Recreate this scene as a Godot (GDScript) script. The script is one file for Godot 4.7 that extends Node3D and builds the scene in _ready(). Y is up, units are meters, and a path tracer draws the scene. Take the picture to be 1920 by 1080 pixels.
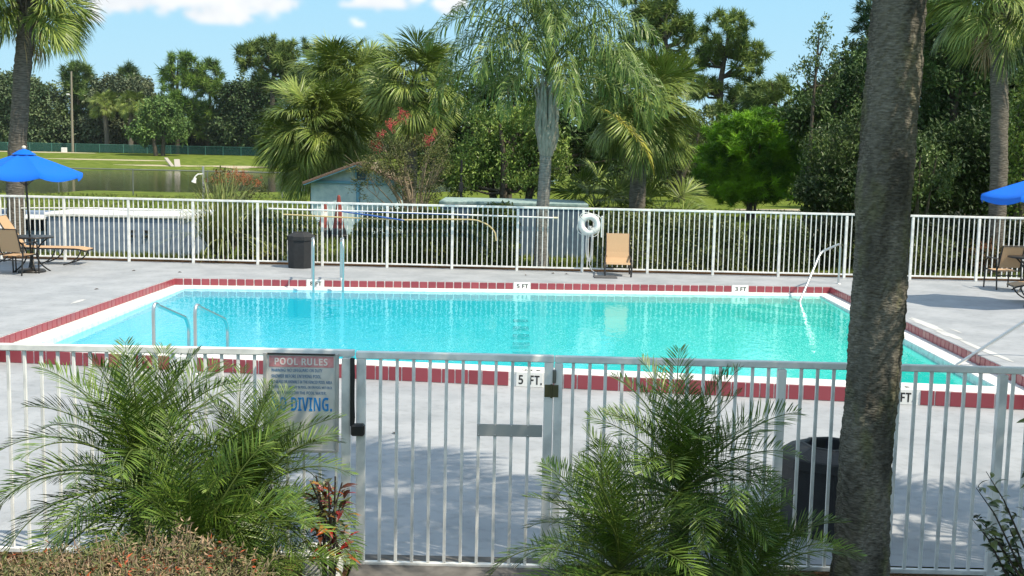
extends Node3D
# A hotel pool seen over its gate from a raised walkway: deck, pool, white picket fences, palms, hedges, a pond and woods behind.

var rng := RandomNumberGenerator.new()
var names := {}
var mats := {}
var fnl := FastNoiseLite.new()

class MB:
	var v := PackedVector3Array()
	var n := PackedVector3Array()
	var c := PackedColorArray()
	var t := PackedInt32Array()
	var col := Color(1, 1, 1)
	func tri(a: Vector3, b: Vector3, d: Vector3) -> void:
		var nn := (d - a).cross(b - a).normalized()
		var k := v.size()
		v.append(a); v.append(b); v.append(d)
		n.append(nn); n.append(nn); n.append(nn)
		c.append(col); c.append(col); c.append(col)
		t.append(k); t.append(k + 1); t.append(k + 2)
	func quad(a: Vector3, b: Vector3, d: Vector3, e: Vector3) -> void:
		tri(a, b, d)
		tri(a, d, e)
	func otri(a: Vector3, b: Vector3, d: Vector3, ctr: Vector3) -> void:
		if (d - a).cross(b - a).dot((a + b + d) / 3.0 - ctr) < 0.0:
			tri(a, d, b)
		else:
			tri(a, b, d)
	func oquad(a: Vector3, b: Vector3, d: Vector3, e: Vector3, ctr: Vector3) -> void:
		otri(a, b, d, ctr)
		otri(a, d, e, ctr)
	func upquad(a: Vector3, b: Vector3, d: Vector3, e: Vector3) -> void:
		oquad(a, b, d, e, (a + b + d + e) / 4.0 - Vector3(0, 5, 0))
	func box(ctr: Vector3, s: Vector3, bev := 0.0, bs := Basis.IDENTITY) -> void:
		var h := s / 2.0
		if bev <= 0.0:
			var p := []
			for i in 8:
				p.append(ctr + bs * Vector3(h.x if i & 1 else -h.x, h.y if i & 2 else -h.y, h.z if i & 4 else -h.z))
			for f in [[0, 1, 3, 2], [4, 5, 7, 6], [0, 1, 5, 4], [2, 3, 7, 6], [0, 2, 6, 4], [1, 3, 7, 5]]:
				oquad(p[f[0]], p[f[1]], p[f[2]], p[f[3]], ctr)
			return
		var q := []
		for i in 8:
			var sg := Vector3(1 if i & 1 else -1, 1 if i & 2 else -1, 1 if i & 4 else -1)
			q.append([ctr + bs * (Vector3(h.x, h.y - bev, h.z - bev) * sg), ctr + bs * (Vector3(h.x - bev, h.y, h.z - bev) * sg), ctr + bs * (Vector3(h.x - bev, h.y - bev, h.z) * sg)])
		for f in [[0, 1, 3, 2, 2], [4, 5, 7, 6, 2], [0, 1, 5, 4, 1], [2, 3, 7, 6, 1], [0, 2, 6, 4, 0], [1, 3, 7, 5, 0]]:
			oquad(q[f[0]][f[4]], q[f[1]][f[4]], q[f[2]][f[4]], q[f[3]][f[4]], ctr)
		for e in [[0, 1, 1, 2], [2, 3, 1, 2], [4, 5, 1, 2], [6, 7, 1, 2], [0, 2, 0, 2], [1, 3, 0, 2], [4, 6, 0, 2], [5, 7, 0, 2], [0, 4, 0, 1], [1, 5, 0, 1], [2, 6, 0, 1], [3, 7, 0, 1]]:
			oquad(q[e[0]][e[2]], q[e[1]][e[2]], q[e[1]][e[3]], q[e[0]][e[3]], ctr)
		for i in 8:
			otri(q[i][0], q[i][1], q[i][2], ctr)
	func ring(pts: PackedVector3Array, nrm: PackedVector3Array, prev: int, wrap := true) -> int:
		# adds a row of vertices and joins it to the row that starts at prev; returns the start of the new row
		var k := v.size()
		var m := pts.size()
		for i in m:
			v.append(pts[i]); n.append(nrm[i]); c.append(col)
		if prev >= 0:
			for i in (m if wrap else m - 1):
				var j := (i + 1) % m
				stri(prev + i, prev + j, k + i)
				stri(prev + j, k + j, k + i)
		return k
	func stri(a: int, b: int, d: int) -> void:
		var g := (v[d] - v[a]).cross(v[b] - v[a])
		if g.dot(n[a] + n[b] + n[d]) < 0.0:
			t.append(a); t.append(d); t.append(b)
		else:
			t.append(a); t.append(b); t.append(d)
	func tube(p: Array, r: Array, sides := 8, caps := true) -> void:
		var prev := -1
		var x := Vector3.ZERO
		for k in p.size():
			var d: Vector3 = (p[min(k + 1, p.size() - 1)] - p[max(k - 1, 0)]).normalized()
			if x == Vector3.ZERO:
				x = d.cross(Vector3(0.31, 0.2, 0.93)).normalized()
				if absf(d.dot(Vector3(0.31, 0.2, 0.93).normalized())) > 0.95:
					x = d.cross(Vector3.RIGHT).normalized()
			x = (x - d * x.dot(d)).normalized()
			var y := d.cross(x)
			var rr: float = r[min(k, r.size() - 1)]
			var pts := PackedVector3Array()
			var nr := PackedVector3Array()
			for i in sides:
				var a := TAU * i / sides
				var o := x * cos(a) + y * sin(a)
				pts.append(p[k] + o * rr)
				nr.append(o)
			if caps and (k == 0 or k == p.size() - 1):
				var ctr: Vector3 = p[k] + d * (0.01 if k == 0 else -0.01)
				for i in sides:
					otri(p[k], pts[i], pts[(i + 1) % sides], ctr)
			prev = ring(pts, nr, prev)
	func lathe(prof: Array, sides: int, at := Vector3.ZERO, flat := false) -> void:
		if flat:
			for k in prof.size() - 1:
				var a: Vector2 = prof[k]
				var b: Vector2 = prof[k + 1]
				for i in sides:
					var f := TAU * (i + 0.5) / sides
					var g := TAU * (i + 1.5) / sides
					var pa := at + Vector3(cos(f) * a.x, a.y, sin(f) * a.x)
					var pb := at + Vector3(cos(g) * a.x, a.y, sin(g) * a.x)
					var pc := at + Vector3(cos(g) * b.x, b.y, sin(g) * b.x)
					var pd := at + Vector3(cos(f) * b.x, b.y, sin(f) * b.x)
					var nn := Vector2(b.y - a.y, a.x - b.x)
					var mid := (pa + pb + pc + pd) / 4.0
					var out := Vector3(cos((f + g) / 2) * nn.x, nn.y, sin((f + g) / 2) * nn.x)
					if a.x > 0.0:
						otri(pa, pb, pc if b.x > 0.0 else pd, mid - out)
					if b.x > 0.0:
						otri(pa, pc, pd, mid - out)
			return
		var prev := -1
		for k in prof.size():
			var d: Vector2 = (prof[min(k + 1, prof.size() - 1)] - prof[max(k - 1, 0)]).normalized()
			var pts := PackedVector3Array()
			var nr := PackedVector3Array()
			for i in sides:
				var a := TAU * i / sides
				pts.append(at + Vector3(cos(a) * prof[k].x, prof[k].y, sin(a) * prof[k].x))
				nr.append(Vector3(cos(a) * d.y, -d.x, sin(a) * d.y))
			prev = ring(pts, nr, prev)
	func mesh() -> ArrayMesh:
		var a := []
		a.resize(Mesh.ARRAY_MAX)
		a[Mesh.ARRAY_VERTEX] = v
		a[Mesh.ARRAY_NORMAL] = n
		a[Mesh.ARRAY_COLOR] = c
		a[Mesh.ARRAY_INDEX] = t
		var m := ArrayMesh.new()
		m.add_surface_from_arrays(Mesh.PRIMITIVE_TRIANGLES, a)
		return m

func numbered(called: String) -> String:
	var k: int = names.get(called, 0)
	names[called] = k + 1
	return called if k == 0 else "%s_%03d" % [called, k]

func tag(o: Node3D, label: String, category := "", group := "", kind := "") -> void:
	if label: o.set_meta("label", label)
	if category: o.set_meta("category", category)
	if group: o.set_meta("group", group)
	if kind: o.set_meta("kind", kind)

func thing(called: String, label: String, category: String, at := Vector3.ZERO, turn := 0.0, group := "") -> Node3D:
	var o := Node3D.new()
	o.name = numbered(called)
	add_child(o)
	o.position = at
	o.rotation.y = turn
	tag(o, label, category, group)
	return o

func part(called: String, m, mat: Material, parent: Node, xf := Transform3D.IDENTITY) -> MeshInstance3D:
	var o := MeshInstance3D.new()
	o.name = numbered(called) if parent == self else called
	o.mesh = m.mesh() if m is MB else m
	o.material_override = mat
	o.transform = xf
	parent.add_child(o, true)
	return o

func structure(called: String, m, mat: Material, label := "") -> MeshInstance3D:
	var o := part(called, m, mat, self)
	tag(o, label, "", "", "structure")
	return o

func lin(r: float, g: float, b: float) -> Color:
	return Color(r, g, b).linear_to_srgb()

func noise(freq: float, sd: int, oct := 4, gain := 0.5) -> FastNoiseLite:
	var f := FastNoiseLite.new()
	f.noise_type = FastNoiseLite.TYPE_SIMPLEX_SMOOTH
	f.seed = sd
	f.frequency = freq
	f.fractal_octaves = oct
	f.fractal_gain = gain
	return f

func ntex(freq: float, sd: int, lo := Color.BLACK, hi := Color.WHITE, oct := 4, size := 512, a := 0.0, b := 1.0) -> NoiseTexture2D:
	var t := NoiseTexture2D.new()
	t.width = size
	t.height = size
	t.seamless = true
	t.noise = noise(freq, sd, oct)
	var g := Gradient.new()
	g.set_color(0, lo)
	g.set_color(1, hi)
	g.set_offset(0, a)
	g.set_offset(1, b)
	t.color_ramp = g
	return t

func mat(c: Color, rough := 0.6, metal := 0.0, spec := 0.5) -> StandardMaterial3D:
	var m := StandardMaterial3D.new()
	m.albedo_color = c
	m.roughness = rough
	m.metallic = metal
	m.metallic_specular = spec
	return m

func textured(m: StandardMaterial3D, t: Texture2D, scale: Vector3, bump: Texture2D = null, bscale := 0.0) -> StandardMaterial3D:
	m.albedo_texture = t
	m.uv1_triplanar = true
	m.uv1_world_triplanar = true
	m.uv1_scale = scale
	if bump:
		m.heightmap_enabled = true
		m.heightmap_texture = bump
		m.heightmap_scale = bscale
	return m

func leafmat(rough := 0.5, back := 0.35, spec := 0.5) -> StandardMaterial3D:
	var m := mat(Color.WHITE, rough, 0.0, spec)
	m.vertex_color_use_as_albedo = true
	m.backlight_enabled = true
	m.backlight = Color(back, back, back)
	return m

func rnd(a: float, b: float) -> float:
	return rng.randf_range(a, b)

func rdir() -> Vector3:
	var z := rnd(-1, 1)
	var a := rnd(0, TAU)
	var s := sqrt(1.0 - z * z)
	return Vector3(cos(a) * s, z, sin(a) * s)

# ---------------------------------------------------------------- vegetation

func leaf_cluster(nl: int, rad: float, ln: float, wd: float, sd: int) -> ArrayMesh:
	rng.seed = sd
	var b := MB.new()
	for k in nl:
		var p := rdir() * rad * pow(rng.randf(), 0.5)
		var d := (rdir() + p.normalized() * 0.7 + Vector3(0, 0.15, 0)).normalized()
		var up := (Vector3(0, 1, 0) + rdir() * 0.9).normalized()
		var s := d.cross(up).normalized()
		var nn := s.cross(d)
		var l := ln * rnd(0.7, 1.25)
		var w := wd * rnd(0.8, 1.2) * 0.5
		var g := rnd(0.8, 1.2)
		b.col = Color(g * rnd(0.9, 1.15), g, g * rnd(0.8, 1.1))
		var m := p + d * l * 0.45
		var e := p + d * l - nn * l * 0.12
		b.tri(p, m + s * w + nn * w * 0.35, e)
		b.tri(p, e, m - s * w + nn * w * 0.35)
	return b.mesh()

func needle_tuft(nl: int, ln: float, wd: float, sd: int) -> ArrayMesh:
	rng.seed = sd
	var b := MB.new()
	for k in nl:
		var d := (rdir() + Vector3(0, 0.25, 0)).normalized()
		var s := d.cross(rdir()).normalized() * wd
		var l := ln * rnd(0.6, 1.1)
		var g := rnd(0.75, 1.25)
		b.col = Color(g, g, g * 0.9)
		var o := rdir() * ln * 0.25
		b.tri(o - s, o + s, o + d * l)
	return b.mesh()

func scatter(called: String, parent: Node, blobs: Array, cs: float, dens: float, m: Mesh, mt: Material, ca: Color, cb: Color, sd: int, gap := -0.12, floor_y := -100.0) -> MultiMeshInstance3D:
	# leaf clusters of size about cs spread through the blobs [centre, radii]
	rng.seed = sd
	fnl.seed = sd
	fnl.noise_type = FastNoiseLite.TYPE_SIMPLEX_SMOOTH
	fnl.fractal_octaves = 2
	fnl.frequency = 1.0
	var xs: Array[Transform3D] = []
	var cl := PackedColorArray()
	for bl in blobs:
		var c0: Vector3 = bl[0]
		var r: Vector3 = bl[1]
		var rm := (r.x + r.y + r.z) / 3.0
		var n := int(dens * 12.6 * rm * rm / (cs * cs))
		var fr := 1.1 / maxf(rm, 4.0 * cs)
		for k in n:
			var d := rdir()
			var u := pow(rng.randf(), 0.45) * 0.75 + 0.25
			var wob := 1.0 + 0.3 * fnl.get_noise_3dv(d * 1.6 + c0)
			var p := c0 + d * r * u * wob
			if p.y < floor_y:
				continue
			var q := fnl.get_noise_3dv(p * fr * 1.7)
			if q < gap and rng.randf() < 0.85:
				continue
			var bs := Basis(Vector3(0, 1, 0), rnd(0, TAU)) * Basis(Vector3(1, 0, 0), rnd(-0.7, 0.7))
			var s := cs * rnd(0.7, 1.3)
			xs.append(Transform3D(bs.scaled(Vector3(s, s, s)), p))
			var f := clampf(0.5 + 0.9 * fnl.get_noise_3dv(p * fr * 0.9 + Vector3(7, 3, 1)) + rnd(-0.3, 0.3), 0, 1)
			cl.append(ca.lerp(cb, f))
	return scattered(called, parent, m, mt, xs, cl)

func scattered(called: String, parent: Node, m: Mesh, mt: Material, xs: Array[Transform3D], cl: PackedColorArray) -> MultiMeshInstance3D:
	var mm := MultiMesh.new()
	mm.transform_format = MultiMesh.TRANSFORM_3D
	mm.use_colors = true
	mm.mesh = m
	mm.instance_count = xs.size()
	for k in xs.size():
		mm.set_instance_transform(k, xs[k])
		mm.set_instance_color(k, cl[k])
	var o := MultiMeshInstance3D.new()
	o.name = numbered(called) if parent == self else called
	o.multimesh = mm
	o.material_override = mt
	o.set_meta("kind", "stuff")
	parent.add_child(o, true)
	return o

func bark_tube(b: MB, p: Array, r: Array, sides: int) -> void:
	b.tube(p, r, sides, false)

func tree(called: String, label: String, cat: String, base: Vector3, tr: float, blobs: Array, cs: float, dens: float, m: Mesh, mt: Material, ca: Color, cb: Color, sd: int, gap := -0.12, grp := "", stems := 1) -> Node3D:
	# blobs: [x, y, z, rx, ry] in world metres
	var o := thing(called, label, cat, base, 0.0, grp)
	rng.seed = sd + 5
	var bl := []
	var top := 0.0
	var cx := 0.0
	for q in blobs:
		bl.append([Vector3(q[0], q[1], q[2]) - base, Vector3(q[3], q[4], q[3])])
		top = maxf(top, q[1] - base.y)
		cx += (q[0] - base.x) / blobs.size()
	var b := MB.new()
	for s in stems:
		var off := Vector3.ZERO if stems == 1 else Vector3(rnd(-0.5, 0.5), 0, rnd(-0.5, 0.5)) * tr * 8.0
		var tips := [off, off + Vector3(cx * 0.15 + rnd(-tr, tr), top * 0.35, rnd(-tr, tr)), off * 1.6 + Vector3(cx * 0.5 + rnd(-tr, tr), top * 0.7, rnd(-tr, tr)), off * 1.9 + Vector3(cx * 0.8, top, 0)]
		b.tube(tips, [tr * 1.25, tr, tr * 0.75, tr * 0.3], 9, false)
		if s == 0:
			for q in bl:
				var c0: Vector3 = q[0]
				var f := clampf((c0.y - q[1].y * 0.8) / top, 0.25, 0.9)
				var st := Vector3(cx * 0.7 * f, top * f, 0)
				for j in 3:
					var e: Vector3 = c0 + rdir() * q[1] * 0.7
					b.tube([st, st.lerp(e, 0.5) + Vector3(0, -0.03 * top, 0), e], [tr * 0.45, tr * 0.3, tr * 0.1], 6, false)
	part("trunk", b, mats.bark, o)
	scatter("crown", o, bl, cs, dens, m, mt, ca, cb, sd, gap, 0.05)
	return o

func pinnate(ln: float, elev: float, droop: float, np: int, ll: float, lw: float, ldroop: float, sd: int, ca: Color, cb: Color, plume := 0.25, bare := 0.14, tipang := 22.0, jit := 7.0) -> ArrayMesh:
	# a feather leaf growing from the origin towards +x, bending down under its own weight
	rng.seed = sd
	var b := MB.new()
	var ns := 22
	var pts := [Vector3.ZERO]
	var tan := []
	var a := deg_to_rad(elev)
	var side := rnd(-0.25, 0.25)
	for k in ns:
		var u := float(k) / ns
		var d := Vector3(cos(a), sin(a), side * u * u).normalized()
		tan.append(d)
		pts.append(pts[k] + d * ln / ns)
		a -= deg_to_rad(droop) / ns * (0.4 + 1.2 * u)
	tan.append(tan[ns - 1])
	var rr := []
	for k in ns + 1:
		rr.append(lerpf(0.012, 0.002, float(k) / ns) * (ln / 1.1) ** 0.7)
	b.col = ca.lerp(Color(0.2, 0.2, 0.06), 0.35)
	b.tube(pts, rr, 5, false)
	for k in np:
		var u := lerpf(bare, 0.995, (k + rnd(-0.3, 0.3)) / np)
		u = clampf(u, 0.02, 0.999)
		var f := u * ns
		var i := int(f)
		var p: Vector3 = pts[i].lerp(pts[i + 1], f - i)
		var t: Vector3 = tan[i]
		var s0 := t.cross(Vector3.UP).normalized()
		if s0.length() < 0.5:
			s0 = Vector3(0, 0, 1)
		var nn := s0.cross(t).normalized()
		if nn.y < 0.0 and absf(t.y) < 0.9:
			nn = -nn
		for sg in [-1.0, 1.0]:
			var l := ll * (sin(PI * clampf(u * 0.86 + 0.12, 0, 1)) ** 0.6) * rnd(0.85, 1.1)
			if u < bare + 0.1:
				l *= 0.55
			var ang := deg_to_rad(lerpf(72, tipang, u) + rnd(-jit, jit))
			var d: Vector3 = (t * cos(ang) + (s0 * sg + nn * (0.35 + rnd(-plume, plume))).normalized() * sin(ang)).normalized()
			var w := (t - d * t.dot(d)).normalized() * lw * 0.5
			w = (w + nn * rnd(-0.3, 0.3) * lw * 0.5)
			var g := rnd(0.75, 1.2)
			b.col = ca.lerp(cb, rng.randf()) * g
			b.col.a = 1.0
			var q1 := p + d * l * 0.42
			var d2 := (d + Vector3(0, -ldroop, 0)).normalized()
			var q2 := q1 + d2 * l * 0.34
			var d3 := (d2 + Vector3(0, -ldroop * 1.3, 0)).normalized()
			var q3 := q2 + d3 * l * 0.24
			b.tri(p, q1 - w, q1 + w)
			b.quad(q1 - w, q2 - w * 0.8, q2 + w * 0.8, q1 + w)
			b.tri(q2 - w * 0.8, q3, q2 + w * 0.8)
	return b.mesh()

func fan(pet: float, rad: float, nseg: int, elev: float, sd: int, ca: Color, cb: Color, sag := 0.35) -> ArrayMesh:
	# a costapalmate leaf: stalk from the origin towards +x, then a folded fan of long segments with hanging tips
	rng.seed = sd
	var b := MB.new()
	var a := deg_to_rad(elev)
	var p := Vector3.ZERO
	var st := [p]
	for k in 4:
		p += Vector3(cos(a), sin(a), 0) * pet / 4.0
		a -= 0.09 + 0.1 * maxf(0.0, cos(a))
		st.append(p)
	b.col = ca.lerp(Color(0.2, 0.22, 0.06), 0.5)
	b.tube(st, [0.022, 0.018, 0.016, 0.014, 0.012], 5, false)
	var t := Vector3(cos(a), sin(a), 0)
	var s := Vector3(0, 0, 1)
	var nn := s.cross(t)
	if nn.y < 0: nn = -nn
	for k in nseg:
		var ang := deg_to_rad(lerpf(-118, 118, float(k) / (nseg - 1)) + rnd(-4, 4))
		var d := (t * cos(ang) + s * sin(ang) + nn * (0.28 * absf(sin(ang)) - 0.1 + rnd(-0.08, 0.08))).normalized()
		var l := rad * (0.72 + 0.28 * cos(ang * 0.7)) * rnd(0.88, 1.06)
		var hub := p + (t * 0.34 + Vector3(0, -0.06, 0)) * rad * maxf(0.0, cos(ang)) ** 1.5
		var w := d.cross(nn).normalized() * rad * 0.016 + nn * rnd(-0.5, 0.5) * rad * 0.014
		var g := rnd(0.75, 1.2)
		b.col = ca.lerp(cb, rng.randf()) * g
		b.col.a = 1.0
		d = (d + rdir() * 0.1).normalized()
		var m := hub + d * l * 0.45 + Vector3(0, -0.03 * l, 0)
		var d2 := (d + rdir() * 0.12 + Vector3(0, -sag * rnd(0.5, 1.5), 0)).normalized()
		var m2 := m + d2 * l * 0.28
		var d3 := (d2 + Vector3(0, -sag * rnd(0.8, 2.8), 0)).normalized()
		var e := m2 + d3 * l * 0.26
		b.tri(hub, m - w, m + w)
		b.quad(m - w, m2 - w * 0.6, m2 + w * 0.6, m + w)
		b.tri(m2 - w * 0.6, e, m2 + w * 0.6)
	return b.mesh()

func palm_trunk(h: float, r0: float, r1: float, lean: Vector3, sd: int, rings: float, amp: float, sides := 28, rows := 90, bulge := 0.0) -> MB:
	var b := MB.new()
	var f := noise(1.0, sd, 3)
	var prev := -1
	for k in rows + 1:
		var u := float(k) / rows
		var y := u * h
		var ctr := Vector3(lean.x * u * u + 0.02 * f.get_noise_1d(u * 3.0) * h * 0.3, y, lean.z * u * u)
		var r := lerpf(r0, r1, u) + 0.35 * r0 * exp(-y / 0.22) + bulge * exp(-((u - 0.5) / 0.22) ** 2)
		var pts := PackedVector3Array()
		var nr := PackedVector3Array()
		for i in sides:
			var a := TAU * i / sides
			var o := Vector3(cos(a), 0, sin(a))
			var wav := f.get_noise_3d(o.x * 1.3, y * 1.2, o.z * 1.3)
			var rg := sin((y * rings + wav * 1.6) * TAU)
			var dd := amp * (0.6 * rg + 0.8 * f.get_noise_3d(o.x * 2.5, y * 9.0, o.z * 2.5) + 1.1 * f.get_noise_3d(o.x * 9, y * 30.0, o.z * 9)) + r * 0.1 * wav
			pts.append(ctr + o * (r + dd))
			nr.append(o)
		prev = b.ring(pts, nr, prev)
	return b

func fix_normals(b: MB) -> void:
	# smooth normals from the faces, for displaced surfaces
	var nn := PackedVector3Array()
	nn.resize(b.v.size())
	for k in range(0, b.t.size(), 3):
		var i := b.t[k]
		var j := b.t[k + 1]
		var l := b.t[k + 2]
		var g := (b.v[l] - b.v[i]).cross(b.v[j] - b.v[i])
		nn[i] += g
		nn[j] += g
		nn[l] += g
	for k in nn.size():
		b.n[k] = nn[k].normalized()

func _ready() -> void:
	# ---- camera
	var cam := Camera3D.new()
	cam.name = "camera"
	cam.fov = rad_to_deg(2.0 * atan(540.0 / 2168.0))
	cam.position = Vector3(0, 2.75, 0)
	cam.rotation = Vector3(-atan(250.0 / 2168.0), 0, 0.021)
	cam.near = 0.1
	cam.far = 2000.0
	cam.current = true
	add_child(cam)
	# ---- sky, sun, exposure
	var env := Environment.new()
	env.background_mode = Environment.BG_SKY
	env.sky = Sky.new()
	var pano := PanoramaSkyMaterial.new()
	pano.panorama = ImageTexture.create_from_image(sky_image())
	env.sky.sky_material = pano
	env.tonemap_mode = Environment.TONE_MAPPER_LINEAR
	env.tonemap_exposure = 1.32
	env.background_energy_multiplier = 1.0
	env.fog_enabled = true
	env.fog_density = 0.00008
	env.fog_light_color = Color(0.86, 0.90, 0.92)
	env.sdfgi_enabled = true
	env.ssao_enabled = true
	env.ssil_enabled = true
	var we := WorldEnvironment.new()
	we.name = "world_environment"
	we.environment = env
	add_child(we)
	var sun := DirectionalLight3D.new()
	sun.name = "sun"
	sun.light_energy = 1.45
	sun.light_color = Color(1.0, 0.95, 0.86)
	sun.light_angular_distance = 0.5
	sun.shadow_enabled = true
	sun.look_at_from_position(Vector3(0.60, 1.0, 0.36), Vector3.ZERO, Vector3.UP)
	add_child(sun)
	# ---- materials shared by many things
	make_materials()
	# ---- the place
	build_ground()
	build_pool()
	build_far_fence()
	build_near_fence()
	build_structures()
	build_trees()
	build_palms()
	build_hedges()
	build_pool_things()
	build_furniture()
	build_near_plants()

func sky_image() -> Image:
	var w := 2048
	var h := 1024
	var im := Image.create(w, h, false, Image.FORMAT_RGBF)
	var f := noise(1.0, 11, 5, 0.55)
	# cumulus: azimuth from the view's middle (degrees, right positive), elevation of the flat base, half width, height
	var cl := [[-18.3, 6.6, 3.2, 3.4], [-14.5, 6.3, 2.6, 2.8], [-12.6, 6.9, 2.6, 2.4], [-19.8, 5.75, 0.55, 1.0], [-6.6, 7.05, 2.1, 1.6], [-3.2, 6.95, 1.0, 1.5], [-7.8, 5.95, 0.45, 0.35], [-27.0, 7.2, 4.0, 3.0], [15.0, 9.5, 4.0, 3.0], [4.0, 12.0, 5.0, 3.5], [-35.0, 11.0, 6.0, 4.0]]
	rng.seed = 77
	for k in 90:
		cl.append([rnd(-180, 180), rnd(10.0, 50.0), rnd(3.5, 11.0), rnd(2.0, 6.0)])
	for k in 70:
		cl.append([rnd(-180, 180), rnd(24.0, 74.0), rnd(7.0, 15.0), rnd(4.0, 9.0)])
	for k in 26:
		var az := rnd(36, 324)
		cl.append([az if az < 180.0 else az - 360.0, rnd(4.5, 9.0), rnd(1.5, 5.0), rnd(0.8, 2.6)])
	var dens := PackedFloat32Array()
	dens.resize(w * h)
	var shade := PackedFloat32Array()
	shade.resize(w * h)
	for q in cl:
		var el0: float = q[1] - q[3] * 0.15
		var y0 := int((90.0 - (q[1] + q[3] * 1.3)) / 180.0 * h)
		var y1 := int((90.0 - el0) / 180.0 * h) + 2
		var cs := cos(deg_to_rad(q[1]))
		var x0 := int((q[0] - q[2] * 1.4 / cs) / 360.0 * w)
		var x1 := int((q[0] + q[2] * 1.4 / cs) / 360.0 * w)
		for y in range(y0, y1 + 1):
			var el := 90.0 - (y + 0.5) / h * 180.0
			var dy: float = (el - q[1]) / q[3]
			for x in range(x0, x1 + 1):
				var az := (x + 0.5) / w * 360.0
				var dx: float = (az - q[0]) * cs / q[2]
				var r: float = dx * dx + (dy * dy if dy > 0 else dy * dy * 40.0)
				if r > 1.9:
					continue
				var nz := f.get_noise_3d(az * cs * 0.55 / sqrt(q[2] * 0.4), el * 1.0 / sqrt(q[2] * 0.4), q[0])
				var d := clampf((1.0 - r + nz * 1.5) * 1.5, 0, 1)
				d = d * d * (3.0 - 2.0 * d)
				var i := y * w + posmod(x, w)
				if d > dens[i]:
					dens[i] = d
					shade[i] = clampf(0.45 + dy * 0.7 + nz * 0.5, 0, 1)
	var top := Vector3(0.19, 0.38, 0.62)
	var mid := Vector3(0.305, 0.575, 0.76)
	var hor := Vector3(0.45, 0.665, 0.75)
	for y in h:
		var el := 90.0 - (y + 0.5) / h * 180.0
		var b: Vector3
		if el < 0.0:
			b = hor * 0.75
		elif el < 9.0:
			b = hor.lerp(mid, (el / 9.0) ** 0.8)
		else:
			b = mid.lerp(top, ((el - 9.0) / 81.0) ** 0.6)
		var flat := Color(b.x, b.y, b.z)
		if el < 0.0 or el > 80.0:
			for x in w:
				im.set_pixel(x, y, flat)
			continue
		for x in w:
			var d := dens[y * w + x]
			if d <= 0.0:
				im.set_pixel(x, y, flat)
			else:
				var k := shade[y * w + x]
				im.set_pixel(x, y, flat.lerp(Color(0.56, 0.60, 0.65).lerp(Color(0.92, 0.90, 0.88), k), d * 0.93))
	return im

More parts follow.
